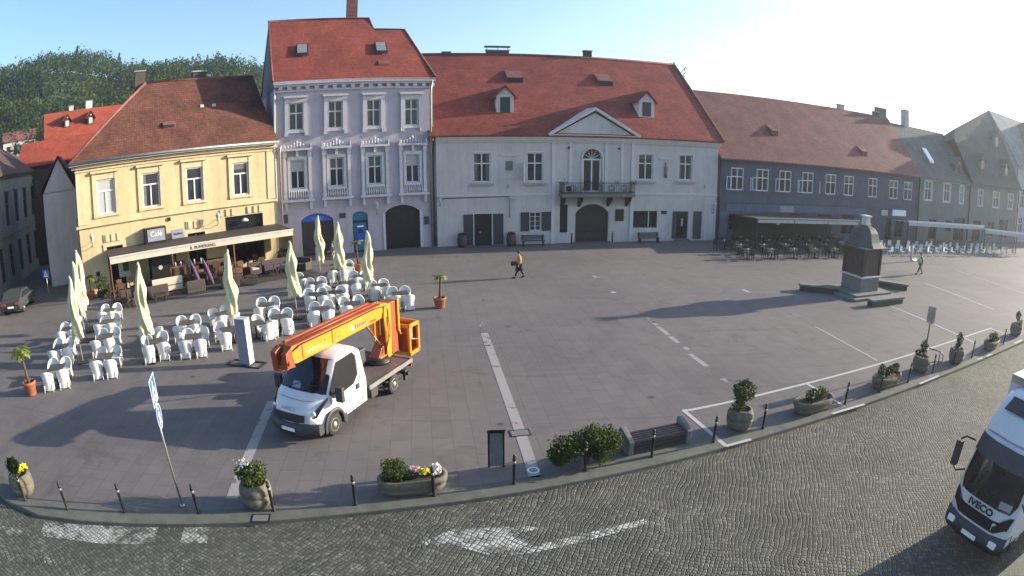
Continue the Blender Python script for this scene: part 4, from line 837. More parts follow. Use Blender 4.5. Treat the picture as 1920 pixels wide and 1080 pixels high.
# ------------------------------------------------------------------ bench, boards, signs
p=G(1228,835);t=thing('bench','wooden slatted bench on heavy stone ends beside the shrub','bench',p,R(17))
for s in (-1,1):MB().prism([(-.3,0),(.3,0),(.36,.62),(.3,.68),(-.28,.5),(-.34,.44)],s*.98-.09,s*.98+.09,'x').build('end_block',M['stone_grey'],t,bevel=.03)
m=MB()
for k in range(5):m.box(-.9,.9,-.26+k*.105,-.18+k*.105,.4+k*.012,.44+k*.012)
m.build('seat',M['wood_bench'],t,bevel=.01);m=MB()
for k in range(3):m.box(-.9,.9,-.3,-.26,.08+k*.12,.16+k*.12)
m.build('front_slat',M['wood_dark'],t)
a_=G(917,880);b_=G(945,878);p=(a_+b_)/2;t=thing('info_board','dark framed info board with curved top and blank pale face','info board',p,R(5))
m=MB()
for s in (-1,1):
    m.tube([(s*.2,.1,0),(s*.2,.02,.9),(s*.2,.0,1.08),(s*.2,-.07,1.2),(s*.2,-.2,1.27)],.03,6)
m.build('frame',M['iron'],t);MB().box(-.18,.18,.02,.05,.08,1.1).build('board',M['stone_grey'],t);MB().prism([(.04,1.08),(.0,1.14),(-.07,1.22),(-.2,1.28),(-.2,1.31),(-.09,1.26),(0,1.17),(.06,1.1)],-.24,.24,'x').build('hood',M['iron'],t)
p=G(464,683);t=thing('menu_pylon','tall pale menu pylon on a flat steel frame beside the café','pylon',p,R(-8))
MB().box(-.26,.26,-.20,.20,.05,1.98).build('panel',M['panel'],t,bevel=.02);bx('painted_sunlit_side',M['sign_white'],t,.262,.27,-.17,.17,.08,1.94);bx('top_plate',M['white_dirty'],t,-.27,.27,-.21,.21,1.98,2.01)  # white sheet on the right paints that side of the pylon as sunlit
m=MB()
for q in ((-.9,.8,-.34,-.28),(-.9,.8,.28,.34),(-.9,-.84,-.28,.28),(.74,.8,-.28,.28)):m.box(*q,0,.05)
m.build('base_frame',M['iron'],t)
def sign_face(kind):
    out=[]
    return out
p=G(342.6,948.5);t=thing('sign_post','leaning steel sign post with blue crossing and walking signs','sign post',p,0)
hgt=3.55;top=Vector((-.06,.02,hgt));MB().tube([(0,0,0),top],.03,10).build('pole',M['steel'],t)
MB().lathe([(.09,0),(.07,.05),(.035,.07)],12).build('base',M['steel'],t)
sa=R(-118)  # both plates are seen nearly edge-on
def plate(z,kind,rot):
    Mx=Matrix.Translation((-.06*z/hgt,.02,z))@Matrix.Rotation(rot,4,'Z')@Matrix.Scale(1.16 if kind=='sq' else 1.05,4);m=MB()
    if kind=='sq':m.box(-.3,.3,-.05,-.035,-.3,.3,M=Mx)
    else:m.lathe([(.3,0),(.3,.015)],28,M=Mx@Matrix.Translation((0,-.035,0))@Matrix.Rotation(R(90),4,'X'),smooth=False)
    s_=m.build('blue_plate',M['sign_blue'],t);m=MB()
    if kind=='sq':
        for q in ((-.3,.3,.27,.3),(-.3,.3,-.3,-.27)):m.box(q[0],q[1],-.056,-.0505,q[2],q[3],M=Mx)
        for q in ((-.3,-.275),(.275,.3)):m.box(q[0],q[1],-.056,-.0505,-.27,.27,M=Mx)
    else:
        vs=[];
        for k in range(28):
            a=k/28*6.2832;vs+=[(.3*math.cos(a),-.057,.3*math.sin(a)),(.27*math.cos(a),-.057,.27*math.sin(a))]
        m.add(vs,[(2*k,(2*k+2)%56,(2*k+3)%56,2*k+1) for k in range(28)],M=Mx)
    m.build('border',M['sign_white'],s_);m=MB()
    if kind=='sq':
        m.prism([(0,.22),(.22,-.2),(-.22,-.2)],-.06,-.053,M=Mx);f=m.build('symbol',M['sign_white'],s_)
        m=MB();m.prism([(.0,.08),(.03,.08),(.05,-.03),(.1,-.14),(.06,-.14),(.0,-.05),(-.07,-.14),(-.1,-.13),(-.03,.0)],-.067,-.061,M=Mx);m.lathe([(.025,0),(.025,.006)],10,M=Mx@Matrix.Translation((.02,-.061,.115))@Matrix.Rotation(R(90),4,'X'));m.build('figure',M['iron'],f)
    else:
        m.prism([(-.04,.13),(.05,.1),(.1,.0),(.06,-.01),(.03,.05),(.05,-.05),(.12,-.2),(.07,-.21),(0,-.07),(-.08,-.2),(-.13,-.18),(-.04,-.02),(-.05,.06),(-.1,.02),(-.12,.04)],-.062,-.056,M=Mx)
        m.lathe([(.035,0),(.035,.006)],12,M=Mx@Matrix.Translation((.02,-.056,.175))@Matrix.Rotation(R(90),4,'X'));m.build('symbol',M['sign_white'],s_)
    m=MB();m.box(-.03,.03,-.035,.035,-.12,-.08,M=Mx);m.box(-.03,.03,-.035,.035,.08,.12,M=Mx);m.build('bracket',M['steel'],s_)
SA=R(114);plate(3.30,'sq',SA);plate(2.62,'rd',SA)
p=G(94,566);t=thing('crossing_sign','blue crossing sign on its post at the mouth of the side street','sign',p,R(10))
MB().tube([(0,0,0),(0,0,2.3)],.03,8).build('pole',M['steel'],t);s_=MB().box(-.3,.3,-.05,-.035,1.7,2.3).build('blue_plate',M['sign_blue'],t);MB().prism([(0,2.24),(.22,1.8),(-.22,1.8)],-.06,-.053).build('symbol',M['sign_white'],s_);MB().prism([(.0,2.08),(.03,2.08),(.1,1.86),(.05,1.86),(0,1.96),(-.07,1.86),(-.11,1.87)],-.067,-.061).build('figure',M['iron'],s_)
p=G(1729,685);t=thing('sign_post','slim black post carrying a narrow grey sign seen edge-on','sign post',p,R(-60))
MB().tube([(0,0,0),(0,0,2.7)],.032,8).build('pole',M['iron'],t);MB().box(-.2,.2,-.07,-.045,2.0,2.72).build('plate',M['zinc'],t);MB().box(-.2,.2,.045,.07,2.0,2.72).build('back_plate',M['zinc'],t)
# bike rack beside it
p=G(1755,683);t=thing('bike_rack','low bent black steel bike rack among the far tubs','bike rack',p,R(-25))
MB().tube([(-.55,0,.72),(.1,0,.62),(.3,0,.45),(.3,0,.15),(-.5,0,.05)],.025,8).build('hoop',M['iron'],t);MB().tube([(.1,0,.62),(.1,0,0)],.025,8).build('leg',M['iron'],t);MB().tube([(-.5,0,.05),(-.5,0,0)],.025,8).build('leg',M['iron'],t)
# benches and tubs along the town hall
def hl(s,y,z=0):
    a=R(9.5);return (-6.16+s*math.cos(a)-y*math.sin(a),48.5+s*math.sin(a)+y*math.cos(a),z)
def backbench(s,label):
    t=thing('bench',label,'bench',hl(s,-.9),R(9.5));m=MB()
    for k in range(4):m.box(-1,1,-.2+k*.11,-.12+k*.11,.42,.45)
    m.build('seat',M['wood_dark'],t);m=MB()
    for k in range(4):m.box(-1,1,.24+k*.015,.27+k*.015,.5+k*.1,.57+k*.1)
    m.build('backrest',M['wood_dark'],t)
    for x in (-.85,.85):m=MB();m.box(x-.04,x+.04,-.22,.28,0,.42);m.box(x-.04,x+.04,.24,.3,.42,.9);m.build('leg',M['iron'],t)
backbench(7.9,'dark wooden bench below the shuttered window of the town hall');backbench(18.2,'dark wooden bench right of the town hall gate')
for s,lab in ((2.0,'dark barrel tub left of the small town hall door'),(6.1,'dark barrel tub right of the small town hall door')):
    t=thing('barrel_tub',lab,'planter',hl(s,-.5),0);MB().lathe([(.34,0),(.4,.3),(.42,.6),(.36,1.0),(.3,1.0)],16).build('tub',M['brown_board'],t);bush(t,(0,0,1.05),.34,200,.12,M['leaf_dark'],seed=int(s*10),flat=.4)
for s,lab in ((11.35,'short black post left of the arched gate'),(15.0,'short black post right of the arched gate')):
    tag(MB().lathe([(.06,0),(.06,.85),(.03,.95)],10).build('gate_post',M['iron'],None,loc=hl(s,-.35)),lab,'post')
# ------------------------------------------------------------------ café furniture
def chair0():
    t=thing('cafe_chair','','chair')
    m=MB();vs=[];fs=[];N=15;K=5
    def outer(u):
        "plan of the shell: back panel with arms sweeping forward"
        a=R(-32+u*244);return math.cos(a)*.31,math.sin(a)*.27
    for i in range(N):
        u=i/(N-1);x,y=outer(u);bk=max(0,min(1,(y+.02)/.2));bk=bk*bk*(3-2*bk)
        tp=.58+.32*max(0,y/.27)**.55
        for k,(f,zz) in enumerate(((.78+.04*bk,.05),(.86,.42),(1.0,tp-.04),(.97,tp),(.86,tp-.03))):vs.append((x*f,y*f+(.04*bk if k>1 else 0),zz))
    for i in range(N-1):
        for k in range(K-1):fs.append((i*K+k,(i+1)*K+k,(i+1)*K+k+1,i*K+k+1))
    m.add(vs,fs,True);m.build('backrest',M['chair'],t,fix=False)
    m=MB();m.prism([(-.25,-.27),(.25,-.27),(.24,.18),(-.24,.18)],.40,.47,'z');m.build('seat',M['chair'],t,bevel=.02)
    m=MB();m.prism([(-.24,.41),(.24,.41),(.2,.12),(-.2,.12)],-.25,-.23);m.build('skirt',M['chair'],t)
    for x in (-.22,.22):
        MB().tube([(x,-.24,.42),(x*1.12,-.29,0)],[.028,.02],6).build('leg',M['chair'],t);MB().tube([(x*.9,.2,.3),(x*1.0,.27,0)],[.028,.02],6).build('leg',M['chair'],t)
    return t
def table0(mt='table'):
    t=thing('cafe_table','','table')
    MB().box(-.42,.42,-.42,.42,.71,.745).build('tabletop',M[mt],t,bevel=.01);MB().tube([(0,0,.03),(0,0,.71)],.035,8).build('pedestal',M['iron'],t);MB().lathe([(.24,0),(.22,.03),(.05,.05)],12).build('foot',M['iron'],t);return t
WH=dict(A='of the leftmost column',B='of the second column',C='of the umbrella cluster',D='of the middle cluster',E='left of the pylon',F='behind the pylon',G='right of the pylon',H='behind the orange boom',I='at the right end',J='at the back')
CH=chair0();CH.scale=(1.06,1.05,1.0);TB=table0();used=[False,False]
def put(proto,k,loc,rz,label,group):
    if not used[k]:
        used[k]=True;proto.location=loc;proto.rotation_euler=(0,0,rz);proto['label']=label;proto['group']=group;return proto
    return dup(proto,loc,rz,label,group)
rc=random.Random(21)
WH_={'A':'in the leftmost column of white chairs','B':'in the second column of white chairs','C':'under the umbrella next to the second column','D':'in the middle cluster left of the pylon','E':'just left of the menu pylon','F':'right behind the menu pylon','G':'in the cluster right of the pylon','H':'in the wide block left of the orange boom','I':'at the right end of the white chairs','J':'at the back of the white chairs'}
ON=['nearest','second','third','fourth','fifth','farthest']
def tset(grp,no,px,py,rz,seats='nNfF'):
    "n,N: the two chairs on the near side; f,F: the two on the far side"
    c=G(px,py,.72);rz=R(rz);nm='%s table %s'%(ON[no],WH[grp])
    put(TB,1,(c.x,c.y,0),rz+R(rc.uniform(-4,4)),'dark square café table, the %s'%nm,'dark café tables')
    ux,uy=math.cos(rz),math.sin(rz)
    for q in seats:
        s=-1 if q in'nN' else 1;l=-1 if q in'nf' else 1
        a=.64+rc.uniform(-.06,.14);b_=.34+rc.uniform(-.03,.07)
        x=c.x+ux*l*b_-uy*s*a;y=c.y+uy*l*b_+ux*s*a
        face=rz+(R(180) if s<0 else 0)+R(rc.uniform(-14,14))
        put(CH,0,(x,y,0),face,'white chair at the %s %s corner of the %s'%('near' if s<0 else 'far','left' if l<0 else 'right',nm),'white café chairs')
ca=40
for i,(x,y) in enumerate([(106,689),(115,650),(127,617)]):tset('A',i,x,y,ca-8)
for i,(x,y) in enumerate([(197,668),(197,631),(201,603),(204,582)]):tset('B',i,x,y,ca-14)
tset('C',0,290,640,ca-5);tset('C',1,282,612,ca-5,'nN')
tset('D',0,362,631,ca-15);tset('D',1,351,605,ca-15)
tset('E',0,430,617,ca-5,'nf');tset('E',1,418,588,ca+5)
tset('F',0,478,606,ca+5,'NF')
tset('G',0,524,594,ca-22);tset('G',1,500,571,ca-22)
for i,(x,y) in enumerate([(601,579),(592,531),(661,569),(629,548),(592,552),(653,530)]):tset('H',i,x,y,ca-20+rc.uniform(-5,5),'nNfF' if i not in(5,) else 'nN')
tset('I',0,750,550,18);tset('I',1,712,535,20);tset('I',2,676,518,22)
tset('J',0,632,505,22,'nN');tset('J',1,648,497,22,'nF');tset('J',2,574,520,30,'nf')
def umbrella():
    t=thing('closed_umbrella','','umbrella',group='closed café umbrellas')
    MB().tube([(0,0,.05),(0,0,3.95)],.028,8).build('pole',M['white_dirty'],t);MB().box(-.32,.32,-.32,.32,0,.07).build('base',M['iron'],t,bevel=.02)
    rn=random.Random(4);m=MB();vs=[];fs=[];n=24;rows=18
    for j in range(rows):
        u=j/(rows-1);z=3.98-2.75*u;r0=.045+.30*u**.62-.06*u*u
        if u>.5:r0*=1-.1*math.sin((u-.5)*6)
        if u>.93:r0*=.9
        for k in range(n):
            a=2*math.pi*k/n;f=1+.30*math.sin(a*5+3.2*math.sin(u*4))*min(1,u*3)+.2*math.sin(a*2+u*11)+.12*math.sin(u*17+a)+rn.uniform(-.03,.03)
            vs.append((math.cos(a)*r0*f+.06*math.sin(u*6),math.sin(a)*r0*f+.03*math.cos(u*5),z-(.12*math.sin(a*4+1) if j==rows-1 else 0)))
    for j in range(rows-1):
        for k in range(n):fs.append((j*n+k,j*n+(k+1)%n,(j+1)*n+(k+1)%n,(j+1)*n+k))
    m.add(vs,fs,True);m.build('folded_cloth',M['umb'],t,fix=False);MB().lathe([(.05,3.95),(.07,4.0),(.03,4.06),(.01,4.09)],8).build('finial',M['white_dirty'],t);return t
U=None;ULAB=['leftmost closed umbrella, in front of the street mouth','closed umbrella against the yellow corner, farther of two','closed umbrella against the yellow corner, nearer of two','closed umbrella before the lettered awning, left of centre','closed umbrella rising behind the menu pylon','closed umbrella at the right end of the awning','closed umbrella in front of the lilac house shop gate','closed umbrella between shop gate and teal cash machine','rightmost closed umbrella, in front of the lilac house']
for i,(x,y,h) in enumerate([(156,679,4.05),(166,622,4.5),(163,640,4.2),(284,679,4.45),(440,640,4.3),(558,597,4.0),(601,525.5,4.2),(639.5,538,4.0),(694,567,3.96)]):
    p=G(x,y);
    if U is None:U=umbrella();U.location=p;o=U
    else:o=dup(U,p,rb.uniform(0,6))
    o['label']=ULAB[i];k=h/4.05;o.scale=(rb.uniform(.95,1.15),rb.uniform(.95,1.15),k);o.rotation_euler=(R(rb.uniform(-1.5,1.5)),R(rb.uniform(-1.5,1.5)),rb.uniform(0,6))
# terrace furniture under the awning (local frame of the yellow facade)
def yl(s,y,z=0):
    a=R(42.5);return (Yp[0]+s*math.cos(a)-y*math.sin(a),Yp[1]+s*math.sin(a)+y*math.cos(a),z)
def sofa(s,y,rz,w_,mt,label,cm='cushion'):
    t=thing('sofa',label,'sofa',yl(s,y),R(42.5)+rz);MB().box(-w_/2,w_/2,-.38,.38,.05,.4).build('base',M[mt],t,bevel=.04);MB().box(-w_/2,w_/2,.24,.4,.3,.85).build('backrest',M[mt],t,bevel=.04)
    for x in (-w_/2,w_/2-.14):MB().box(x,x+.14,-.38,.3,.3,.6).build('armrest',M[mt],t,bevel=.03)
    n_=max(1,round(w_/.7))
    for i in range(n_):a=-w_/2+.16+(w_-.32)*i/n_;MB().box(a,a+(w_-.32)/n_-.02,-.36,.22,.4,.52).build('cushion',M[cm],t,bevel=.04)
    return t
sofa(-2.0,-3.6,0,2.0,'rattan','purple cushioned rattan sofa under the right end of the awning')
sofa(-3.6,-3.5,0,.9,'rattan','single rattan armchair with pale cushion beside the purple sofa','awning')
sofa(-.3,-4.6,R(-60),1.2,'rattan','purple cushioned rattan armchair at the right corner of the terrace')
sofa(-8.6,-5.6,R(180),1.3,'rattan','dark rattan loveseat in the middle of the terrace')
sofa(-11.2,-5.0,R(180),1.5,'rattan','dark rattan sofa left of the wooden partition','awning')
sofa(-6.2,-6.0,R(170),1.2,'rattan','dark rattan armchair behind the middle chair cluster')
sofa(-13.2,-4.6,R(180),1.3,'rattan','dark rattan sofa near the corner of the yellow house')
def lowtable(s,y,label):
    t=thing('low_table',label,'table',yl(s,y),R(42.5));MB().box(-.4,.4,-.4,.4,.42,.46).build('tabletop',M['wood_dark'],t,bevel=.01)
    for x in (-.34,.34):
        for q in (-.34,.34):MB().box(x-.03,x+.03,q-.03,q+.03,0,.42).build('leg',M['wood_dark'],t)
lowtable(-1.8,-4.7,'low dark table in front of the purple sofa');lowtable(-8.6,-4.5,'low dark table in the middle of the terrace');lowtable(-11.2,-6.2,'low dark table left of the wooden partition');lowtable(-4.6,-5.6,'low dark table left of the right-hand terrace sofas')
t=thing('partition','brown wooden shelf partition standing under the awning','partition',yl(-8.6,-3.75),R(42.5))
m=MB();[m.box(x-.05,x+.05,-.2,.2,0,1.55) for x in (-1.3,0,1.3)];[m.box(-1.3,1.3,-.2,.2,z-.03,z+.03) for z in (.08,.8,1.52)];m.build('frame',M['wood'],t);m=MB();m.box(-1.2,-.1,.15,.18,.1,.8);m.box(.1,1.2,.15,.18,.1,.8);m.build('panel',M['wood_dark'],t)
m=MB();[m.lathe([(.05,0),(.05,.2),(.02,.3)],8,(x,0,1.55)) for x in (-.9,-.5,.2,.5,1.0)];m.build('bottle',M['white_dirty'],t)
def hutch(s,label,w_=1.1,hh=1.4):
    t=thing('service_counter',label,'counter',yl(s,-1.2),R(42.5));MB().box(-w_/2,w_/2,-.3,.3,0,hh).build('cabinet',M['wood'],t,bevel=.02);m=MB();[m.box(-w_/2+.08+i*w_/2,-.04+i*w_/2,-.33,-.3,.12,hh-.15) for i in (0,1)];m.build('door',M['brown_board'],t)
hutch(-8.9,'brown wooden service counter beside the café door');hutch(-6.0,'brown wooden service counter near the middle umbrella',1.4,1.2)
t=thing('chalkboard','dark framed board with round emblem at the café wall','board',yl(-10.3,-1.9),R(42.5));MB().box(-.75,.75,-.05,.05,.1,2.15).build('board',M['iron'],t,bevel=.02);MB().lathe([(.16,0),(.16,.01)],20,M=Matrix.Translation((-.05,-.05,1.35))@Matrix.Rotation(R(90),4,'X')).build('emblem',M['white_dirty'],t)
t=thing('screen_panel','low pale wind screen panel along the terrace front','screen',yl(-10.3,-4.2),R(42.5));MB().box(-1.1,1.1,-.03,.03,.1,1.0).build('panel',M['awning'],t);MB().box(-1.12,1.12,-.05,.05,.45,.5).build('rail',M['wood_dark'],t)
for s,lab in ((-15.0,'green leafy shrub in a box at the yellow corner'),(-1.0,'yellow-green shrub in a pot at the right end of the awning')):
    t=thing('terrace_shrub',lab,'shrub',yl(s,-1.6 if s<-5 else -2.6),0);MB().box(-.3,.3,-.3,.3,0,.45).build('box',M['wood_dark'],t);bush(t,(0,0,.95),.5,420,.15,M['leaf'],seed=int(-s*3),flat=1.1)
for s,rz,lab in ((-7.0,.35,'dark folded parasol leaning right on the wooden partition'),(-7.9,.3,'dark folded parasol leaning left on the wooden partition')):
    t=thing('folded_parasol',lab,'parasol',yl(s,-4.3),0);t.rotation_euler=(R(8),R(-16),0);MB().lathe([(.03,0),(.1,.1),(.16,.5),(.13,1.3),(.05,1.9),(.02,2.0)],10).build('cloth',M['cushion'],t)
dk_=MB();dk_.add([yl(-14.4,-.35,.02),yl(.2,-.35,.02),yl(.2,-6.4,.02),yl(-14.4,-6.4,.02)],[(0,1,2,3)]);tag(dk_.build('shade_toned_terrace_floor',M['deck_floor_shade_tone']),kind='structure')  # dark floor sheet with the terrace shade put into its colour
def tchair(mt):
    t=thing('wooden_chair','','chair');MB().box(-.22,.22,-.22,.22,.43,.48).build('seat',M[mt],t,bevel=.01);m=MB();m.box(-.22,.22,.2,.24,.62,.98);m.box(-.22,-.17,.19,.23,.48,.62);m.box(.17,.22,.19,.23,.48,.62);m.build('backrest',M[mt],t)
    for x in (-.19,.19):
        for y in (-.19,.19):MB().box(x-.02,x+.02,y-.02,y+.02,0,.43).build('leg',M[mt],t)
    return t
TC=tchair('wood');tcu=0
TT=thing('wooden_table','','table');MB().box(-.4,.4,-.4,.4,.72,.77).build('tabletop',M['wood'],TT,bevel=.01)
for x in (-.33,.33):
    for y in (-.33,.33):MB().box(x-.03,x+.03,y-.03,y+.03,0,.72).build('leg',M['wood'],TT)
for i,(s_,y_) in enumerate([(-13.6,-2.4),(-12.0,-2.2),(-7.6,-2.4),(-6.0,-2.6),(-4.4,-1.7),(-2.6,-1.6),(-5.2,-4.2),(-12.6,-6.0)]):
    nm='%s wooden table under the awning'%(OR[i].replace('leftmost','first'));o=TT if i==0 else dup(TT,(0,0,0),0)
    o.location=yl(s_,y_);o.rotation_euler=(0,0,R(42.5));o['label']='%s, brown square top'%nm;o['group']='wooden tables under the awning'
    for j,(dx,dy,rz) in enumerate(((0,-.62,180),(0,.62,0),(-.65,0,90))):
        q=yl(s_+dx,y_+dy)
        if tcu==0:o=TC;tcu=1;o.location=q
        else:o=dup(TC,q,0)
        o.rotation_euler=(0,0,R(42.5+rz+rc.uniform(-12,12)));o['label']='brown chair %s the %s'%(('in front of','behind','left of')[j],nm);o['group']='wooden chairs under the awning'
for s_,lab,mt in ((-9.2,'framed poster with purple field hanging under the awning','cushion'),(-13.0,'green folded menu screen standing at the yellow corner','leaf')):
    t=thing('poster_stand',lab,'poster',yl(s_,-.5),R(42.5));MB().box(-.45,.45,-.03,.03,.9,2.2).build('board',M['white_dirty'],t);MB().box(-.1,.38,-.05,-.03,1.3,2.0).build('picture',M[mt],t);MB().box(-.04,.04,-.03,.03,0,.9).build('stand',M['iron'],t)
# right-hand cafés: dark chairs in front of the blue house, white ones farther right
def plain_chair(mt,name):
    t=thing(name,'','chair');MB().box(-.22,.22,-.22,.22,.42,.47).build('seat',M[mt],t);MB().box(-.22,.22,.19,.23,.47,.9).build('backrest',M[mt],t)
    for x in (-.19,.19):
        for y in (-.19,.19):MB().box(x-.018,x+.018,y-.018,y+.018,0,.42).build('leg',M['iron' if mt!='chair' else 'chair'],t)
    return t
DC=plain_chair('black_wicker','terrace_chair');DT=table0();dcu=[0,0]
def dput(k,loc,rz,label,group):
    pr=(DC,DT)[k]
    if not dcu[k]:
        dcu[k]=1;pr.location=loc;pr.rotation_euler=(0,0,rz);pr['label']=label;pr['group']=group;return
    dup(pr,loc,rz,label,group)
def bl(s,y,z=0):
    a=R(9);return (Bp[0]+s*math.cos(a)-y*math.sin(a),Bp[1]+s*math.sin(a)+y*math.cos(a),z)
rowl=['front','second','third','back'];n_=0
for r_ in range(4):
    for c_ in range(7):
        s=-1.6+c_*2.35+(r_%2)*.5;y=-8.6+r_*2.0
        if r_==3 and c_<1:continue
        x0,y0,_=bl(s,y);nm='%s table of the %s dark row'%(OR[c_].replace('leftmost','first'),rowl[r_])
        dput(1,(x0,y0,0),R(9),'dark café table, '+nm+' by the monument','dark tables before the blue house')
        for j,(dx,dy,rz) in enumerate(((-.1,-.65,180),(.15,.65,0),(-.7,0,90))):
            q=bl(s+dx,y+dy);dput(0,q,R(9+rz+rc.uniform(-15,15)),'dark café chair %s %s'%(('in front of','behind','left of')[j],nm),'dark chairs before the blue house')
        tag(MB().lathe([(.04,0),(.05,.06),(.03,.09)],8).build('cup',M['sign_white'],None,loc=(x0,y0,.745)),'small white cup on '+nm,'cup','white cups on dark tables')
WC=plain_chair('chair','white_terrace_chair');first=True
A_=G(1665,478);B_=G(1905,480);d=B_-A_
for r_ in range(3):
    for c_ in range(17):
        f=(c_+.5*(r_%2)+rc.uniform(-.1,.1))/17;p=A_+d*f;nn=Vector((-d.y,d.x,0)).normalized();p=p+nn*(r_*1.7-.5+rc.uniform(-.2,.2))
        lab='%s white chair in the %s row beneath the white canopies'%(OR[c_].replace('leftmost','first'),('front','middle','back')[r_])
        if first:o=WC;first=False;o.location=p;o['label']=lab;o['group']='white chairs beneath the white canopies'
        else:o=dup(WC,p,0,lab,'white chairs beneath the white canopies')
        o.rotation_euler=(0,0,math.atan2(d.y,d.x)+R(rc.choice((0,180,90,20,200))+rc.uniform(-20,20)))
t=thing('white_sofa','white rounded outdoor seat at the left end of the white chairs','seat',G(1712,490),R(20));m=MB();m.tube([(-.4,0,1.5),(-.5,0,.8),(-.45,0,.25),(-.2,0,.1),(.5,0,.12)],.12,8);m.build('shell',M['white_dirty'],t)
def pub():
    pass
# ------------------------------------------------------------------ monument
c=G(1610,549);mon=thing('monument','square stone monument with dark bell-shaped roof and low benches','monument',(c.x,c.y,0),R(14))
m=MB();m.box(-2.3,2.3,-1.8,1.8,0,.16);m.box(-1.9,1.9,-1.5,1.5,.16,.3);m.build('steps',M['stone_grey'],mon,bevel=.03)
MB().box(-.95,.95,-.95,.95,.3,1.2).build('plinth',M['stone_grey'],mon,bevel=.02);MB().box(-1.04,1.04,-1.04,1.04,1.2,1.32).build('plinth_cap',M['cream_trim'],mon,bevel=.03)
m=MB();m.box(-.88,.88,-.88,.88,1.32,3.1);mb=m.build('body',M['brown_board'],mon)
for sx in(-1,1):
    for sy in(-1,1):MB().box(sx*.9-.08,sx*.9+.08,sy*.9-.08,sy*.9+.08,1.32,3.15).build('corner_pillar',M['wood_dark'],mon)
MB().box(-.68,.68,-.91,-.88,1.5,2.9).build('poster_panel',M['rattan'],mb);MB().box(.88,.91,-.68,.68,1.5,2.9).build('poster_panel',M['rattan'],mb)
m=MB();m.box(-1.32,1.32,-1.32,1.32,3.1,3.2);m.build('eaves',M['stone_grey'],mon,bevel=.02)
m=MB();vs=[];fs=[];prof=[(1.42,3.2),(1.32,3.32),(1.12,3.5),(1.02,3.75),(.92,4.05),(.7,4.3),(.36,4.45),(.28,4.5)];N8=8
for r_,z in prof:
    for k in range(8):a=R(22.5+45*k);vs.append((r_*1.08*math.cos(a),r_*1.08*math.sin(a),z))
for i in range(len(prof)-1):
    for k in range(8):fs.append((i*8+k,i*8+(k+1)%8,(i+1)*8+(k+1)%8,(i+1)*8+k))
fs.append(tuple((len(prof)-1)*8+k for k in range(8)));m.add(vs,fs);m.build('bell_roof',M['copper'],mon)
m=MB();m.box(-.28,.28,-.28,.28,4.5,4.62);m.box(-.22,.22,-.22,.22,4.62,5.02);m.box(-.3,.3,-.3,.3,5.02,5.12);m.build('finial',M['cream_trim'],mon,bevel=.02)
for x,y,rz,ln,lab in ((1532,547,-20,2.6,'dark stone bench slab left of the monument'),(1672,540,-35,2.6,'dark stone bench slab behind right of the monument'),(1660,571,12,3.4,'long stone bench slab in front of the monument')):
    p=G(x,y);t=thing('stone_bench',lab,'bench',p,R(rz));MB().box(-ln/2,ln/2,-.3,.3,.32,.45).build('seat',M['stone_grey'],t,bevel=.02);m=MB();m.box(-ln/2+.1,ln/2-.1,-.22,.22,0,.32);m.build('plinth',M['wood_dark'],t)
# ------------------------------------------------------------------ platform truck
hd=math.atan2(15.82-19.1,-5.37+4.14)
M['deck_plate']=mat('deck_plate',(.13,.10,.09),.6,metal=.2,var=.25,scale=4,stain=.7)
tr=thing('platform_truck','white cab truck with orange aerial work platform parked in the square','truck',(-5.076,19.448,0),hd)
T={}
def wz(z,x=0):
    w_=1.0 if z<=1.22 else 1.0-.17*(z-1.22)/1.14
    return w_
top=[(4.50,.42),(4.53,.62),(4.50,.88),(4.42,1.06),(4.22,1.2),(3.95,1.33),(3.72,1.44),(3.05,2.26),(2.85,2.36),(2.3,2.42),(1.95,2.38),(1.72,2.24),(1.66,1.22),(1.7,.45)]
def hw(x,z):
    w_=wz(z)
    if x>3.7:w_=min(w_,.98-.30*((x-3.7)/.83)**2)
    return w_
m=MB();vs=[];fs=[];cols=[-1,-.93,-.6,0,.6,.93,1];K=len(cols)
for i,(x,z) in enumerate(top):
    w_=hw(x,z)
    for c_ in cols:
        drop=.05 if abs(c_)==1 else (.012 if abs(c_)>.9 else 0)
        xx=x-(.20*(abs(c_)**3) if x>3.6 and z<2.2 else 0)*(1 if z<1.3 else .6);vs.append((xx,c_*w_,z-drop*(1 if .5<z else 0)))
for i in range(len(top)-1):
    for k in range(K-1):fs.append((i*K+k,i*K+k+1,(i+1)*K+k+1,(i+1)*K+k))
m.add(vs,fs,True)
def cabside(sg):
    # side panels from the roof edge down to the sill, with a wheel arch
    def pt(i):
        return vs[i*K+(K-1 if sg>0 else 0)]
    upper=[pt(i) for i in range(6,13)];lower=[pt(i) for i in range(0,7)]+[pt(12),pt(13)]
    arch=[]
    for k in range(9):
        a=math.pi*(1-k/8);arch.append((3.5+.46*math.cos(a),sg*1.0,.36+.46*math.sin(a)))
    lo=lower+[(2.95,sg*1.0,.42)]+arch+[(4.05,sg*.985,.40)]
    m.add(upper,[tuple(range(len(upper)))]);m.add(lo,[tuple(range(len(lo)))])
cabside(1);cabside(-1)
cab=m.build('cab',M['truck_white'],tr)
for p_ in cab.data.polygons:p_.use_smooth=len(p_.vertices)==4
def onwind(u,v,off=.012):
    "windscreen plane, u across -1..1, v up 0..1"
    x0,z0=3.74,1.43;x1,z1=3.05,2.26
    w_=(hw(3.3,1.45+.0)*(1-v)+wz(2.26)*v)-.03;x=x0+(x1-x0)*v;z=z0+(z1-z0)*v
    n_=Vector((z1-z0,0,x0-x1)).normalized();return (x+n_.x*off-(.2*.6*abs(u)**3)*(1-v)*1.0-.06*abs(u)**3*v,u*w_,z+n_.z*off-.02*abs(u)**3)
m=MB();U_=[-1,-.85,-.5,0,.5,.85,1];vv=[];ff=[]
for j,v in enumerate((-.06,.3,.7,1.02)):
    for u in U_:vv.append(onwind(u*(.97),v,.025))
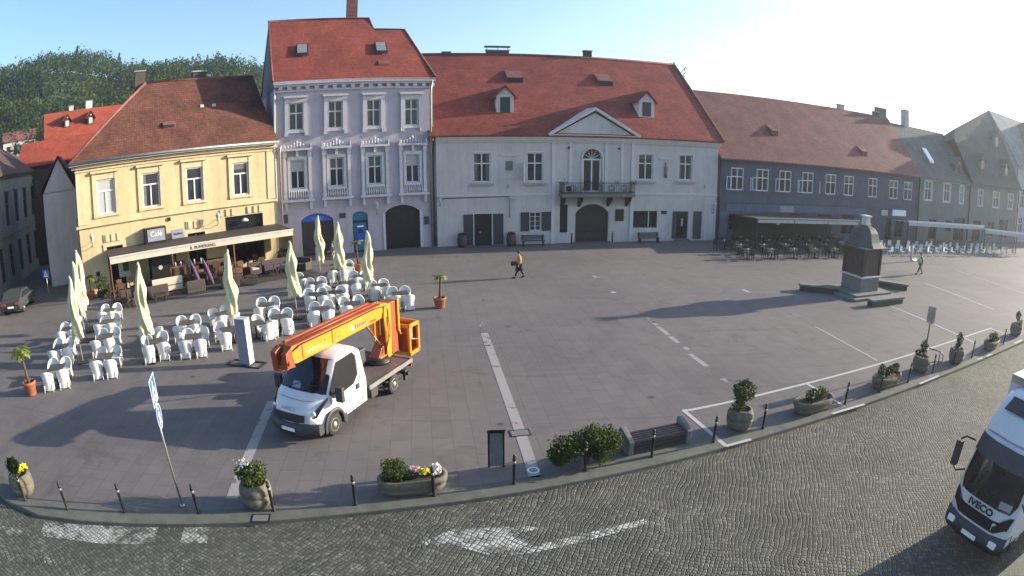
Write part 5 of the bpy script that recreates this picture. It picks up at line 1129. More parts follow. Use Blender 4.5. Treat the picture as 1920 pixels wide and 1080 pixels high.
for j in range(3):
    for k in range(6):ff.append((j*7+k,j*7+k+1,(j+1)*7+k+1,(j+1)*7+k))
m.add(vv,ff,True);m.build('windscreen',M['glass_dark'],cab,fix=False)
m=MB();m.tube([(4.05,-.72,1.285),(4.12,-.3,1.27),(4.13,.3,1.27),(4.05,.72,1.285)],.006,4);m.build('bonnet_seam',M['iron'],cab)
m=MB();m.tube([onwind(-.6,-.02,.05),onwind(-.05,.22,.05)],.012,5);m.tube([onwind(.1,-.02,.05),onwind(.65,.22,.05)],.012,5);m.build('wiper',M['iron'],cab)
m=MB();m.add([onwind(-.45,.02,.03),onwind(-.05,.02,.03),onwind(-.1,.22,.03),onwind(-.42,.22,.03)],[(0,1,2,3)]);m.build('papers',M['panel'],cab,fix=False)
for sg in (1,-1):
    def sp(x,z):return (x,sg*(hw(x,z)+.008),z)
    poly=[(3.62,1.42),(3.0,2.2),(2.1,2.24),(2.02,2.1),(2.05,1.5),(2.35,1.28),(3.4,1.2)]
    m=MB();m.add([sp(*q) for q in poly],[tuple(range(len(poly)))]);m.build('side_window',M['glass_dark'],cab,fix=False)
    m=MB();m.tube([sp(2.0,2.25),sp(1.98,1.4),sp(1.95,.55),sp(2.9,.5)],.008,4);m.tube([sp(3.62,1.3),sp(3.55,1.0),sp(3.35,.95)],.008,4);m.build('door_seam',M['iron'],cab)
    MB().box(2.08,2.24,sg*1.0,sg*1.035,1.05,1.22).build('door_handle',M['truck_grey'],cab,bevel=.01)
    m=MB();m.tube([(3.35,sg*.98,1.35),(3.45,sg*1.2,1.4)],.03,6);m.box(3.36,3.5,sg*1.12,sg*1.38,1.15,1.62);m.build('mirror',M['truck_grey'],cab,bevel=.03)
    # headlight sweeping up the wing
    hl_=MB();q=[(4.40,.80),(4.38,.98),(4.10,1.20),(3.72,1.36),(3.75,1.26),(4.1,1.0),(4.3,.82)]
    hl_.add([(x-.2*((hw(x,z)*1.0)/1.0)**3*.0-(.17 if x>4.2 else .02),sg*(hw(x,z)+.02-(.02 if x>4.2 else 0)),z) for x,z in q],[tuple(range(len(q)))]);hl_.build('headlight',M['glass'],cab,fix=False)
    MB().lathe([(.07,0),(.05,.03),(.01,.04)],10,M=Matrix.Translation((4.22,sg*.80,.98))@Matrix.Rotation(R(90),4,'Y')).build('lamp_lens',M['sign_white'],cab)
    m=MB();va=[]
    for k in range(15):
        a=math.pi*(1.06-k/14*1.12);c_,s_=math.cos(a),math.sin(a)
        for rr,yy in ((.43,.985),(.43,1.035),(.53,1.035),(.56,.985)):va.append((3.5+rr*c_,sg*yy,.36+rr*s_))
    m.add(va,[(4*k+q,4*k+(q+1)%4,4*k+4+(q+1)%4,4*k+4+q) for k in range(14) for q in range(4)],True);m.build('wheel_arch',M['truck_grey'],cab);MB().box(2.85,2.95,sg*.75,sg*1.0,.18,.5).build('mud_flap',M['truck_grey'],cab)
m=MB()
pf=[(4.56,.30),(4.6,.42),(4.57,.66),(4.5,.68),(4.3,.6),(4.05,.6),(4.02,.32)]
vv=[];ff=[];cols2=[-1,-.8,-.4,0,.4,.8,1]
for x,z in pf:
    for c_ in cols2:vv.append((x-.30*abs(c_)**3*(1 if x>4.2 else .0),c_*.99,z))
n7=7
for i in range(len(pf)):
    j=(i+1)%len(pf)
    for k in range(6):ff.append((i*n7+k,i*n7+k+1,j*n7+k+1,j*n7+k))
m.add(vv,ff,True);m.add([vv[i*n7+6] for i in range(len(pf))],[tuple(range(len(pf)))]);m.add([vv[i*n7] for i in range(len(pf))],[tuple(range(len(pf)))])
bu=m.build('bumper',M['truck_grey'],cab)
m=MB();vv=[];ff=[]
for z in (.72,.97):
    for c_ in (-.62,-.4,0,.4,.62):vv.append((4.56-.2*abs(c_)**3-(.06 if z>.9 else 0),c_,z+(.05*(abs(c_)>.5) if z<.9 else 0)))
m.add(vv,[(k,k+1,k+6,k+5) for k in range(4)]);m.build('grille',M['iron'],cab,fix=False)
MB().box(4.60,4.615,-.26,.26,.42,.53).build('number_plate',M['sign_white'],cab)
text('IVECO',.17,M['steel'],cab,(4.43,0,1.08),(R(62),0,R(90)),'emblem',.008,sx=1.25)
def wheel(root,x,y,r_=.36,wd=.22,name='wheel'):
    sg=1 if y>0 else -1;Mx=Matrix.Translation((x,y,r_))@Matrix.Rotation(R(-90)*sg,4,'X')
    w_=MB().lathe([(r_*.62,-wd/2),(r_*.93,-wd/2),(r_,-wd/2+.03),(r_,wd/2-.03),(r_*.93,wd/2),(r_*.62,wd/2)],28,M=Mx).build(name,M['tyre'],root)
    m=MB();m.lathe([(r_*.62,wd/2-.01),(r_*.58,wd/2+.005),(r_*.5,wd/2-.05),(r_*.3,wd/2-.04),(r_*.2,wd/2+.02),(.01,wd/2+.03)],20,M=Mx)
    for k in range(8):
        a=k*math.pi/4;m.lathe([(.022,wd/2-.05),(.022,wd/2-.025)],6,(math.cos(a)*r_*.4,math.sin(a)*r_*.4,0),M=Mx)
    m.build('rim',M['rim'],w_);return w_
for y in (.88,-.88):wheel(tr,3.5,y);wheel(tr,0,y,wd=.3)
ch=MB().box(-1.1,2.6,-.42,.42,.48,.68).build('chassis',M['iron'],tr)
dk=MB().box(-1.25,1.5,-1.0,1.0,.78,.86).build('deck',M['deck_plate'],tr,bevel=.01)
m=MB();m.box(-1.27,1.52,1.0,1.04,.74,.89);m.box(-1.27,1.52,-1.04,-1.0,.74,.89);m.box(-1.3,-1.25,-1.04,1.04,.7,.89);m.build('deck_edge',M['steel'],dk)
m=MB()
for sg in (1,-1):
    for k in range(7):
        a=math.pi*(k/6);m.box(.48*math.cos(a)-.07,.48*math.cos(a)+.07,sg*.7,sg*1.0,.36+.44*math.sin(a)-.02,.36+.44*math.sin(a)+.01)
m.build('mudguard',M['truck_grey'],tr);m=MB();m.box(1.0,1.4,.6,.98,.35,.74);m.box(.7,1.45,-.98,-.6,.3,.74);m.build('side_box',M['truck_grey'],tr,bevel=.02)
m=MB();m.box(-1.15,-1.0,-1.0,1.0,.3,.42);m.box(-1.1,-.95,.8,.9,.1,.5);m.box(-1.1,-.95,-.9,-.8,.1,.5);m.build('stabiliser',M['truck_grey'],tr);bx('tail_lamp',M['orange_red'],tr,-1.34,-1.28,.7,.98,.55,.68)
MB().lathe([(.5,.86),(.5,.95),(.42,.97),(.42,1.05)],24,(-.55,0,0)).build('turntable',M['iron'],tr)
lf=thing('lift','',None) if False else None
tur=MB()
for sg in (1,-1):tur.prism([(-1.12,.95),(-.82,.95),(-.80,1.9),(-.72,2.5),(-.78,2.92),(-1.2,2.94),(-1.18,2.0)],sg*.26-.03,sg*.26+.03)
tur.box(-1.1,-.4,-.26,.26,.98,1.08);mast=tur.build('mast',M['orange'],tr,bevel=.008)
m=MB();m.box(-1.68,-1.24,-.24,.24,.95,2.92);m.prism([(-1.24,1.0),(-.3,1.0),(-.55,1.35),(-1.24,1.7)],-.2,.2);m.build('lower_arm',M['orange_red'],mast,bevel=.02)
m=MB();m.box(-1.72,-1.62,.26,.32,1.75,3.05);m.tube([(-1.67,.29,1.8),(-1.75,.29,1.6),(-2.1,.3,1.55)],.04,6);m.build('basket_arm',M['orange'],mast)
bm=MB();bm.prism([(-1.2,2.66),(-1.1,2.95),(-.6,3.02),(4.22,2.99),(4.28,2.5),(4.0,2.42),(-.2,2.46),(-.75,2.5)],-.20,.22);boom=bm.build('boom',M['orange'],mast,bevel=.012)
m=MB();m.box(-.6,4.25,-.245,.26,3.0,3.03);m.box(-.4,4.1,-.2,-.12,3.04,3.1);m.tube([(-.5,.1,3.07),(4.2,.1,3.07)],.03,6);m.build('boom_cover',M['orange_red'],boom)
m=MB()
for y_ in (.28,.31):m.tube([(-.9,y_,2.9),(-.2,y_,2.98),(1.5,y_,2.96),(3.9,y_,2.97),(4.2,y_-.06,2.85)],.014,6)
m.tube([(-.7,.3,1.2),(-1.0,.34,1.9),(-.95,.3,2.8)],.016,6);m.tube([(-.62,.3,1.15),(-.85,.36,1.7),(-.9,.3,2.5)],.016,6);m.build('hydraulic_hose',M['tyre'],boom)
m=MB();[m.lathe([(.03,0),(.03,.02)],6,M=Matrix.Translation((x_,.22,z_b))@Matrix.Rotation(R(-90),4,'X')) for x_,z_b in ((-1.0,2.8),(-.9,2.62),(.1,2.58),(1.9,2.6),(2.6,2.72),(3.3,2.6),(3.9,2.85),(3.9,2.58))];m.build('bolt',M['steel'],boom)
m=MB();[m.box(x_,x_+.05,.222,.228,2.47,2.98) for x_ in (2.2,3.7)];m.box(-.3,.05,.222,.23,2.52,2.6);m.build('wear_pad',M['orange_red'],boom)
m=MB();m.prism([(4.2,2.2),(4.55,2.3),(4.6,2.9),(4.3,3.02),(4.2,2.9)],-.3,-.1);m.prism([(4.15,2.35),(4.5,2.4),(4.52,2.85),(4.25,2.98)],.05,.25);m.tube([(4.4,-.33,2.55),(4.4,.3,2.55)],.07,10);m.box(4.25,4.5,-.3,.2,2.35,2.5);m.build('boom_head',M['orange_red'],boom,bevel=.01)
text('Multitel',.22,M['panel'],boom,(.62,.235,2.66),(R(90),0,R(180)),ext=.004);m=MB();m.lathe([(.09,0),(.09,.005)],14,M=Matrix.Translation((1.15,.226,2.66))@Matrix.Rotation(R(-90),4,'X'));m.build('logo_disc',M['sign_white'],boom)
text('21',.3,M['flower_y'],boom,(-.62,.235,2.78),(R(90),0,R(180)),ext=.004)
m=MB();m.tube([(.2,.12,2.46),(-.25,.1,1.95)],.04,8);m.build('cylinder',M['orange_red'],mast);m=MB();m.tube([(-.25,.1,1.95),(-.75,.1,1.4)],.025,8);m.build('piston',M['steel'],mast)
m=MB();m.box(-.1,.35,-.45,-.2,.9,1.5);m.box(.5,.8,-.5,-.1,.86,1.15);m.tube([(1.2,.1,.86),(1.15,.1,1.3),(1.3,.1,1.42)],.03,6);m.build('valve_block',M['truck_grey'],tr,bevel=.02)
m=MB();m.tube([(1.35,.25,.86),(1.3,.25,1.25),(1.15,.35,1.38)],.05,8);m.build('filler_pipe',M['steel'],tr)
# basket
bk=MB();X0,X1,Y0,Y1,Z0,Z1=-2.72,-1.95,-.55,.58,.72,1.82
for z in (Z0,Z1):
    bk.box(X0,X1,Y0,Y0+.1,z-.07,z+.07);bk.box(X0,X1,Y1-.1,Y1,z-.07,z+.07);bk.box(X0,X0+.1,Y0,Y1,z-.07,z+.07);bk.box(X1-.1,X1,Y0,Y1,z-.07,z+.07)
for x in (X0,X1-.11):
    for y in (Y0,Y1-.11):bk.box(x,x+.11,y,y+.11,Z0,Z1)
bas=bk.build('basket',M['orange'],tr,bevel=.015)
m=MB();m.box(X0+.02,X1-.02,Y0+.02,Y1-.02,Z0-.06,Z0-.01);m.box(X1-.03,X1-.01,Y0+.05,Y1-.05,Z0,Z1);m.box(X0+.03,X1-.03,Y0+.02,Y0+.04,Z0,Z1);m.box(X0+.02,X0+.04,Y0+.05,Y1-.05,Z0,Z1);m.build('basket_panel',M['orange_red'],bas)
m=MB();m.tube([(X0+.1,Y1-.03,1.15),(X1-.1,Y1-.03,1.32)],.022,6);m.box(-2.5,-2.3,.2,.4,1.2,1.75);m.build('control_box',M['steel'],bas)
m=MB();m.tube([(-1.6,.1,1.0),(-2.1,.15,.75)],.06,8);m.build('link',M['steel'],bas)
# ------------------------------------------------------------------ box truck at the lower right
hd2=math.atan2(-.24,-.97);c2=Vector((11.11,8.15,0))
t2=thing('box_truck','white box truck cut off by the right edge, facing the picture','truck',c2,hd2)
L2=[(0,.45),(.06,.8),(.04,1.15),(-.03,1.45),(-.22,2.35),(-.42,2.72),(-.62,2.82),(-1.9,2.86),(-1.95,.5)]
m=MB();vs=[];fs=[];cols=[-1,-.9,-.5,0,.5,.9,1]
for x,z in L2:
    for c_ in cols:
        front=x>-.7;vs.append((x-(.28*abs(c_)**4 if front else 0),c_*(1.1 if z<1.6 else 1.1-.06*(z-1.6)),z-(.04 if abs(c_)==1 and z>2.6 else 0)))
for i in range(len(L2)-1):
    for k in range(6):fs.append((i*7+k,i*7+k+1,(i+1)*7+k+1,(i+1)*7+k))
m.add(vs,fs,True)
for k in (0,6):m.add([vs[i*7+k] for i in range(len(L2))],[tuple(range(len(L2)))])
cb=m.build('cab',M['truck_white'],t2)
for p_ in cb.data.polygons:p_.use_smooth=len(p_.vertices)==4
def on2(u,z,off=.015):
    for (xa,za),(xb,zb) in zip(L2,L2[1:]):
        if za<=z<=zb and zb>za:f=(z-za)/(zb-za);x=xa+(xb-xa)*f;break
    wd=1.1 if z<1.6 else 1.1-.06*(z-1.6);return (x-.28*abs(u)**4+off,u*wd,z+off*.3)
def front(name,zs,us,mt,off=.02):
    m=MB();vv=[];n=len(us[0]) if isinstance(us[0],(list,tuple)) else len(us)
    for j,z in enumerate(zs):
        for u in (us[j] if isinstance(us[0],(list,tuple)) else us):vv.append(on2(u,z,off))
    ff=[(j*n+k,j*n+k+1,(j+1)*n+k+1,(j+1)*n+k) for j in range(len(zs)-1) for k in range(n-1)]
    m.add(vv,ff,True);return m.build(name,mt,cb,fix=False)
front('windscreen',(1.36,1.6,2.0,2.3),[(-.82,-.5,0,.5,.82),(-.92,-.5,0,.5,.92),(-.92,-.5,0,.5,.92),(-.9,-.5,0,.5,.9)],M['glass_dark'])
front('sun_visor',(2.3,2.5,2.72),(-.97,-.8,-.4,0,.4,.8,.97),M['truck_grey'],.06)
front('grille',(.8,.95,1.1),[(-.62,-.4,0,.4,.62),(-.86,-.4,0,.4,.86),(-.92,-.45,0,.45,.92)],M['iron'])
for sg in (1,-1):front('corner_grille',(.95,1.16,1.3),[(sg*.55,sg*.8,sg*.92),(sg*.7,sg*.85,sg*.95),(sg*.88,sg*.92,sg*.97)],M['iron'],.025)
text('IVECO',.24,M['iron'],cb,(.07,0,1.24),(R(85),0,R(90)),'emblem',.008,sx=1.3,bold=.006)
m=MB();m.add([on2(.45,1.42,.03),on2(.8,1.42,.03),on2(.8,1.6,.03),on2(.45,1.6,.03)],[(0,1,2,3)]);m.build('papers',M['panel'],cb,fix=False)
m=MB();vv=[];
for x,z in ((.1,.25),(.14,.45),(.12,.72),(-.2,.75),(-.3,.25)):
    for c_ in (-1,-.8,0,.8,1):vv.append((x-.3*abs(c_)**4,c_*1.12,z))
m.add(vv,[(i*5+k,i*5+k+1,((i+1)%5)*5+k+1,((i+1)%5)*5+k) for i in range(5) for k in range(4)],True);bu2=m.build('bumper',M['truck_grey'],t2)
m=MB();[m.box(-.02,.0,sg*.62-.0,sg*.95,.42,.6,M=Matrix.Translation((.05,0,0))) for sg in(1,-1)]
for sg in (1,-1):MB().box(-.05,.06,sg*.66,sg*.92,.42,.60).build('headlight',M['sign_white'],bu2,bevel=.03)
MB().box(.14,.155,-.26,.26,.4,.52).build('number_plate',M['sign_white'],bu2)
for sg in (1,-1):
    m=MB();m.tube([(-.35,sg*1.05,2.5),(-.2,sg*1.3,2.55),(-.1,sg*1.42,2.45)],.03,8);m.tube([(-.3,sg*1.08,1.7),(-.15,sg*1.3,1.62),(-.1,sg*1.42,1.75)],.03,8);m.box(-.2,-.02,sg*1.33,sg*1.5,1.75,2.42);m.build('mirror',M['truck_grey'],cb,bevel=.03)
    m=MB();m.add([(-.5,sg*1.075,1.55),(-1.5,sg*1.075,1.45),(-1.5,sg*1.04,2.4),(-.65,sg*1.04,2.4)],[(0,1,2,3)]);m.build('side_window',M['glass_dark'],cb,fix=False)
    wheel(t2,-1.1,sg*.95,.42,.28);wheel(t2,-5.6,sg*.95,.42,.4)
m=MB();vv=[];
for x,z,w_ in ((-.5,2.84,1.0),(-.75,3.15,1.02),(-1.2,3.5,1.0),(-1.6,3.68,.98),(-1.8,3.7,.95)):
    for c_ in (-1,-.75,0,.75,1):vv.append((x-.22*abs(c_)**3,c_*w_,z-(.08 if abs(c_)==1 else 0)))
m.add(vv,[(i*5+k,i*5+k+1,(i+1)*5+k+1,(i+1)*5+k) for i in range(4) for k in range(4)],True)
for k in (0,4):m.add([vv[i*5+k] for i in range(5)]+[(-1.9,vv[k][1],2.84)],[tuple(range(6))])
df=m.build('wind_deflector',M['truck_white'],cb);front_=MB();front_.add([(-.93,-.72,3.34),(-.93,.72,3.34),(-1.32,.66,3.61),(-1.32,-.66,3.61)],[(0,1,2,3)]);front_.build('deflector_trim',M['sign_blue'] if False else M['shutter'],df,fix=False)
bo_=MB().box(-8.2,-2.05,-1.24,1.24,.95,3.88).build('cargo_box',M['truck_white'],t2,bevel=.03);m=MB();m.box(-2.06,-2.0,-1.2,1.2,3.7,3.9);m.build('box_trim',M['steel'],bo_);MB().box(-8,-2,-.45,.45,.55,.95).build('chassis',M['iron'],t2)
# window ledge near the camera at the lower right
a_=G(1866,1082,6.9);b_=G(1925,1030,6.9);d=(b_-a_).normalized();t=thing('ledge','weathered yellow-green ledge of a nearby roof in the lower right corner','ledge',(a_.x,a_.y,0),math.atan2(d.y,d.x))
MB().box(-1.5,2.5,-.9,0,6.78,6.9).build('edge',M['stone'],t,bevel=.01);MB().box(-1.5,2.5,-.85,-.12,6.3,6.79).build('gutter',M['zinc'],t);MB().box(-1.5,2.5,-.9,-.35,0,6.3).build('wall',M['yellow2'],t)
# ------------------------------------------------------------------ people
def body_mesh(name,joints,edges,mt,parent,sub=2):
    me=bpy.data.meshes.new(name);me.from_pydata([j[0] for j in joints],edges,[]);o=bpy.data.objects.new(name,me);COL.objects.link(o)
    sk=o.modifiers.new('skin','SKIN');sk.use_smooth_shade=True
    for i,j in enumerate(joints):
        v=me.skin_vertices[0].data[i];r_=j[1];v.radius=r_ if isinstance(r_,tuple) else (r_,r_);v.use_root=(i==0)
    su=o.modifiers.new('sub','SUBSURF');su.levels=sub;su.render_levels=sub
    bpy.context.view_layer.update();dg=bpy.context.evaluated_depsgraph_get();m2=bpy.data.meshes.new_from_object(o.evaluated_get(dg))
    bpy.data.objects.remove(o);m2.materials.clear();m2.materials.append(mt);q=bpy.data.objects.new(name,m2);COL.objects.link(q);q.parent=parent
    for p_ in m2.polygons:p_.use_smooth=True
    return q
def person(loc,rz,label,top,bot,hair,stride=.34,skirt=False,bag=False,vest=None,side=1):
    t=thing('person',label,'person',loc,rz)   # walks towards +x
    S=stride
    J=[((0,0,.95),(.13,.15)),((0.01,0,1.12),(.11,.135)),((.02,0,1.30),(.12,.16)),((.03,0,1.42),(.09,.12)),((.05,0,1.50),.052),((.07,0,1.56),.06),((.075,0,1.64),(.085,.078)),((.07,0,1.70),(.07,.065)),
       ((.03,.17,1.40),.055),((-.06,.22,1.15),.043),((.05,.23,.94),.033),((.08,.23,.88),.03),
       ((.03,-.17,1.40),.055),((.07,-.22,1.15),.043),((.25,-.2,1.0),.033),((.31,-.19,.98),.03),
       ((.0,.09,.88),.095),((S*.45,.09,.50),.065),((S,.09,.1),.042),((S+.12,.09,.04),.035),
       ((0,-.09,.88),.095),((-S*.25,-.09,.50),.065),((-S*1.0,-.09,.14),.042),((-S*.9,-.09,.04),.032)]
    E=[(0,1),(1,2),(2,3),(3,4),(4,5),(5,6),(6,7),(3,8),(8,9),(9,10),(10,11),(3,12),(12,13),(13,14),(14,15),(0,16),(16,17),(17,18),(18,19),(0,20),(20,21),(21,22),(22,23)]
    body_mesh('body',J,E,M['skin'],t)
    JT=[((0,0,.93),(.15,.17)),((0.01,0,1.12),(.13,.155)),((.02,0,1.30),(.14,.18)),((.03,0,1.43),(.10,.13)),((.04,0,1.48),.07),((.03,.17,1.40),.07),((-.06,.22,1.15),.058),((.04,.23,.97),.047),((.03,-.17,1.40),.07),((.07,-.22,1.15),.058),((.22,-.2,1.02),.047)]
    body_mesh('jacket',JT,[(0,1),(1,2),(2,3),(3,4),(3,5),(5,6),(6,7),(3,8),(8,9),(9,10)],top,t)
    JL=[((0,0,.93),(.145,.165)),((.0,.09,.86),.11),((S*.45,.09,.50),.082),((S-.01,.09,.13),.062),((0,-.09,.86),.11),((-S*.25,-.09,.50),.082),((-S*1.0+.01,-.09,.17),.062)]
    body_mesh('trousers',JL,[(0,1),(1,2),(2,3),(0,4),(4,5),(5,6)],bot,t)
    if skirt:MB().lathe([(.16,1.0),(.2,.8),(.27,.5),(.25,.5),(.14,.98)],14,sx=1.05,sy=.85).build('skirt',bot,t)
    for (x,y,z,a) in ((S+.05,.09,.0,0),(-S*1.0+.03,-.09,.0,.35)):
        MB().prism([(-.09,.0),(.17,.0),(.18,.04),(.08,.09),(-.06,.11),(-.1,.06)],y-.045,y+.045,M=Matrix.Translation((x,0,z+a*.1))@Matrix.Rotation(a,4,'Y')).build('shoe',M['iron'],t,bevel=.015)
    # hair, ears, nose, eyes
    m=MB();m.lathe([(.04,-.1),(.085,-.05),(.098,.02),(.088,.08),(.05,.115),(.01,.122)],14,M=Matrix.Translation((.055,0,1.665))@Matrix.Rotation(R(-14),4,'Y'));m.build('hair',hair,t)
    m=MB();m.box(.155,.175,-.012,.012,1.615,1.655);m.box(.06,.09,-.092,-.082,1.62,1.66);m.box(.06,.09,.082,.092,1.62,1.66);m.build('nose_and_ears',M['skin'],t,bevel=.004)
    m=MB();[m.lathe([(.008,0),(.006,.006)],6,(.152,y,1.655)) for y in (-.03,.03)];m.build('eyes',M['iron'],t)
    # hands: palm, four fingers and a thumb each
    for (hx,hy,hz,dx,dz,sd) in ((.08,.23,.87,.03,-.1,1),(.32,-.19,.975,.1,-.03,-1)):
        m=MB();d_=Vector((dx,0,dz)).normalized();up=Vector((0,1,0));q=d_.cross(up);b0_=Vector((hx,hy,hz))
        m.tube([b0_-d_*.02,b0_+d_*.04,b0_+d_*.08],[.022,.034,.03],8)
        for k in range(4):
            f0=b0_+d_*.075+q*(-.027+.018*k);ln=(.055,.07,.075,.06)[k];m.tube([f0,f0+d_*ln*.5+up*sd*-.006,f0+d_*ln*.85+up*sd*-.022],[.009,.008,.006],6)
        f0=b0_+d_*.02+q*.034;m.tube([f0,f0+q*.022+d_*.02,f0+q*.03+d_*.045+up*sd*-.01],[.011,.009,.007],6);m.build('hand',M['skin'],t)
    if vest:MB().lathe([(.175,.98),(.18,1.15),(.195,1.3),(.14,1.45)],14,sx=.95,sy=1.12).build('vest',vest,t)
    return t
M['maroon']=mat('maroon_jacket',(.10,.03,.03),.8);M['navy']=mat('dark_trousers',(.018,.016,.026),.85);M['hair']=mat('dark_hair',(.03,.025,.03),.7);M['tan']=mat('tan_jacket',(.45,.28,.08),.8);M['hiviz']=mat('yellow_vest',(.62,.6,.08),.7);M['navy2']=mat('dark_work_clothes',(.03,.035,.04),.85)
pp=G(974,521);pe=person(pp,R(180+5),'woman walking left across the square with a dark bag at her front',M['tan'],M['navy'],M['hair'],.3,skirt=True)
tag(pe,'person walking left across the square carrying a dark bag, tan jacket','person')
bg_=thing('handbag','dark handbag held in front by the walking person','bag',pp+Vector((-.42,0,0)),R(185));MB().box(-.18,.2,-.1,.1,.78,1.06).build('pouch',M['maroon'],bg_,bevel=.04);MB().tube([(-.12,0,1.05),(-.06,0,1.2),(.02,0,1.22),(.1,0,1.05)],.012,6).build('strap',M['navy'],bg_)
bg_.location=pp+Vector((-.36,.1,0))
p2=G(1724,514);person(p2,R(175),'person in dark clothes with a yellow vest walking beside the white chairs',M['navy2'],M['navy2'],M['hair'],.36,vest=M['hiviz'])
p3=G(626,497);pr=person(p3,R(200),'person in a pale top standing among the back white chairs',M['panel'],M['white_dirty'],M['maroon'],.08)
p4=G(173,545);person(p4,R(240),'person in dark clothes standing by the corner of the yellow house',M['navy2'],M['navy'],M['hair'],.1)
# ------------------------------------------------------------------ parked car in the side street
p=G(38,578);t=thing('parked_car','dark parked car in the shade of the side street','car',p,R(118))
bd=MB().prism([(-2,.3),(2.0,.3),(2.05,.65),(1.9,.85),(.9,.95),(.3,1.42),(-1.2,1.45),(-1.85,1.0),(-2.05,.9)],-.85,.85).build('body',M['navy2'],t,bevel=.08)
m=MB();
for sg in (1,-1):m.prism([(.75,.97),(.25,1.36),(-1.1,1.38),(-1.6,1.0)],sg*.855,sg*.86)
m.prism([(.86,.97),(.36,1.4),(.34,1.4),(.84,.97)],-.75,.75);m.build('window',M['glass'],bd)
for x in (-1.3,1.3):
    for y in (-.8,.8):wheel(t,x,y,.32,.2)
m=MB();[m.box(-2.08,-2.04,y-.2,y+.2,.7,.85) for y in (-.6,.6)];m.build('tail_lamp',M['orange_red'],bd);bx('number_plate',M['sign_white'],bd,-2.09,-2.05,-.26,.26,.5,.62)
# ------------------------------------------------------------------ wooded hill, far trees
def hz(az,r):
    top={112:42,116:47,124:53,132:57,141:58,150:58}
    ks=sorted(top);a=max(ks[0],min(ks[-1],az))
    for k0,k1 in zip(ks,ks[1:]):
        if k0<=a<=k1:tp=top[k0]+(top[k1]-top[k0])*(a-k0)/(k1-k0);break
    f=max(0,min(1,(r-95)/165.0));return -1+(tp-9)*(f*f*(3-2*f))+3*f*math.sin(az*.35+r*.02)
m=MB();vs=[];fs=[];AZ=[100+i*3 for i in range(22)];RR=[90,120,150,180,210,240,262,300,380]
for a in AZ:
    for r_ in RR:
        fade=min(1,max(0,(a-100)/10));z=hz(a,r_)*fade-(1-fade)*1;vs.append((math.cos(R(a))*r_,math.sin(R(a))*r_,z if r_<270 else z-(r_-262)*.15))
n=len(RR)
for i in range(len(AZ)-1):
    for j in range(n-1):fs.append((i*n+j,i*n+j+1,(i+1)*n+j+1,(i+1)*n+j))
M['hill']=mat('hill_grass',(.045,.075,.02),.95,var=.3,scale=.1);m.add(vs,fs,True);tag(m.build('hill',M['hill'],fix=False),kind='structure')
rh=random.Random(17);m=MB()
def crown(m,c,rad,hh,n,size,rn,conifer=False):
    for i in range(n):
        if conifer:
            u=rn.random()**.7;a=rn.uniform(0,6.283);r_=rad*u*(.6+.4*rn.random());p=(c[0]+math.cos(a)*r_,c[1]+math.sin(a)*r_,c[2]+hh*(1-u))
        else:
            d=Vector((rn.gauss(0,1),rn.gauss(0,1),rn.gauss(0,1))).normalized();r_=rn.uniform(.5,1)*(1+.2*math.sin(d.x*4+c[0])+.15*math.sin(d.y*5+c[1]));p=(c[0]+d.x*rad*r_,c[1]+d.y*rad*r_,c[2]+hh*.5+d.z*hh*.5*r_)
        m.leaf(p,size,rn)
cnt=0
for k in range(1050):
    az=rh.uniform(107,148);r_=95+ (rh.random()**.8)*172
    if (138.9<az<141.6 and r_<158) or (134.9<az<137.2 and r_<130):continue
    x=math.cos(R(az))*r_;y=math.sin(R(az))*r_;z=hz(az,r_)
    rad=rh.uniform(2.6,4.6);crown(m,(x,y,z+1),rad,rh.uniform(6,9.5),95,1.15,rh)
wood=m.build('woodland',M['leaf_hill'],fix=False);tag(wood,kind='stuff');wood['label']='dense green woodland covering the hill'
proto=[]
def tree(name,x,y,z,label,rad,hh,conifer,seed,size=.9,n=260,mt='leaf_hill',bare=.25,group=None):
    rn=random.Random(seed);t=thing(name,label,'tree',(x,y,z),0,group);MB().tube([(0,0,-1),(0,0,hh*bare+.5),(0,0,hh*.8)],[.28,.22,.06],7).build('trunk',M['bark'],t)
    q=MB();crown(q,(0,0,hh*bare),rad,hh*(1-bare),n,size,rn,conifer);q.build('crown',M[mt],t,fix=False);return t
SK=[(142,'spruce'),(150,'x')]
for i,(px,kind,lab) in enumerate([(142,1,'slim dark conifer on the skyline, leftmost of the conifers'),(192,0,'round treetop standing above the skyline left of centre'),(222,1,'pointed conifer on the wooded skyline left of the yellow chimney'),(268,1,'tallest thin conifer on the skyline above the yellow roof'),(310,1,'thin spire-like conifer on the skyline, third from the right'),(335,0,'broad treetop on the skyline, second from the right'),(388,1,'small conifer on the skyline nearest the lilac house'),(40,0,'loose open treetop on the skyline at the far left'),(8,0,'thin see-through treetop at the left picture edge')]):
    r_=ray(px,140);az=math.degrees(math.atan2(r_.y,r_.x));d_=262;tree('conifer' if kind else 'broadleaf_tree',math.cos(R(az))*d_,math.sin(R(az))*d_,hz(az,d_)+3,lab,1.9 if kind else 4.6,9.5 if kind else 9,bool(kind),40+i,1.1,170 if kind else 220,'leaf_dark' if kind else 'leaf_hill')
for i,(az,d_,hh,lab) in enumerate([(137.0,88,11,'bright green tree right behind the side street roofs'),(139.3,92,12,'leafy tree at the left edge behind the grey house'),(134.3,100,10,'tree beside the white cottage on the hillside')]):
    tree('broadleaf_tree',math.cos(R(az))*d_,math.sin(R(az))*d_,0,lab,4,hh,False,70+i,.8,700,'leaf')
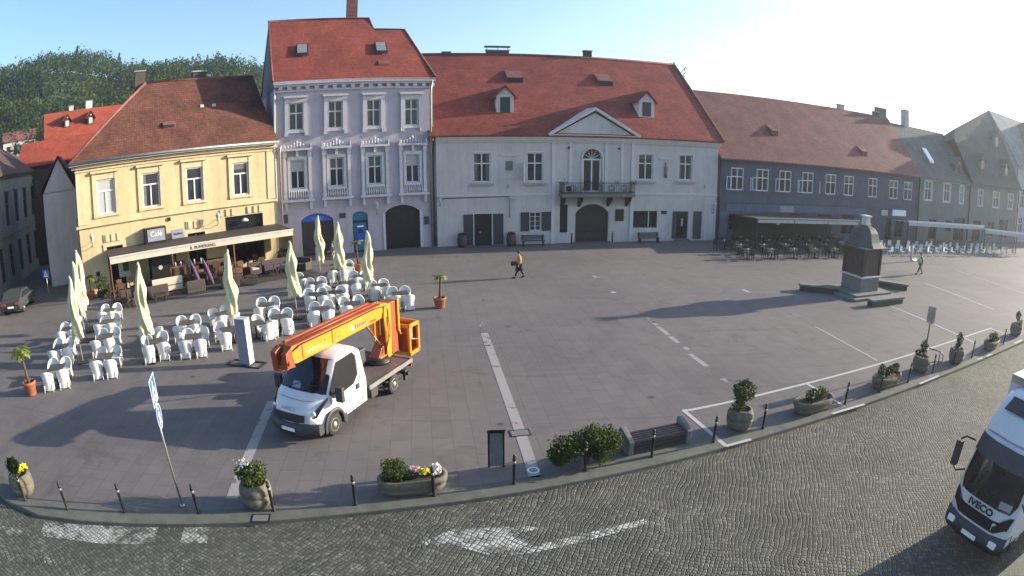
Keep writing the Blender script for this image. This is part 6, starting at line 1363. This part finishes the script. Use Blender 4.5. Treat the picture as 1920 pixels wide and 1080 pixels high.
for az,d_,z,w_,lab in ((140.2,150,15.5,9,'white house in the woods at the left picture edge'),(136.2,125,9.5,6,'white cottage in the trees left of the red roof')):
    t=bldg('hill_house',lab,(math.cos(R(az))*d_,math.sin(R(az))*d_),45);t.location.z=z-6;MB().box(0,w_,0,7,0,9).build('wall',M['white_dirty'],t);roof(t,M['roof_faded'],[[(-.4,-.5,9),(w_+.4,-.5,9),(w_+.4,3.5,11.4),(-.4,3.5,11.4)],[(-.4,3.5,11.4),(w_+.4,3.5,11.4),(w_+.4,7.5,9),(-.4,7.5,9)]]);[MB().box(1+i*2,2.0+i*2,-.05,0,6.2,7.8).build('window',M['glass_dark'],t) for i in range(int(w_/2))]
# bare tree top showing over the right end of the town hall roof
a=ray(1262,120);az=math.atan2(a.y,a.x);d_=74;t=thing('bare_tree','pale sparse tree top rising over the right end of the town hall roof','tree',(math.cos(az)*d_,math.sin(az)*d_,0),0)
m=MB();m.tube([(0,0,0),(0,0,12),(.1,0,16.5)],[.35,.25,.14],8);rt=random.Random(8);tips=[]
for k in range(11):
    b_=Vector((.1,0,14.2+k*.28));dv=Vector((rt.uniform(-1,1),rt.uniform(-1,1),rt.uniform(.9,1.9))).normalized();e=b_+dv*rt.uniform(1.3,2.6);mid=(b_+e)/2+Vector((rt.uniform(-.2,.2),0,rt.uniform(-.2,.1)));m.tube([b_,mid,e],[.09,.06,.03],5);tips+=[mid,e]
m.build('trunk',M['bark'],t);m=MB()
for q in tips:
    for i in range(12):m.leaf(q+Vector((rt.gauss(0,.25),rt.gauss(0,.25),rt.gauss(0,.25))),.28,rt)
m.build('crown',M['leaf'],t,fix=False)
# thin morning air
m_=bpy.data.materials.new('haze_air');m_.use_nodes=True;nt=m_.node_tree;nt.nodes.remove(nt.nodes['Principled BSDF']);pv_=nt.nodes.new('ShaderNodeVolumePrincipled')
pv_.inputs['Density'].default_value=.00052;pv_.inputs['Anisotropy'].default_value=.6;pv_.inputs['Color'].default_value=(.85,.92,1,1)
nt.links.new(pv_.outputs[0],nt.nodes['Material Output'].inputs['Volume'])
o_=MB().box(-420,420,-60,420,-5.6,84).build('haze',m_);tag(o_,kind='stuff')
# delete empty group values
for o in bpy.data.objects:
    if 'group' in o and not o['group']:del o['group']
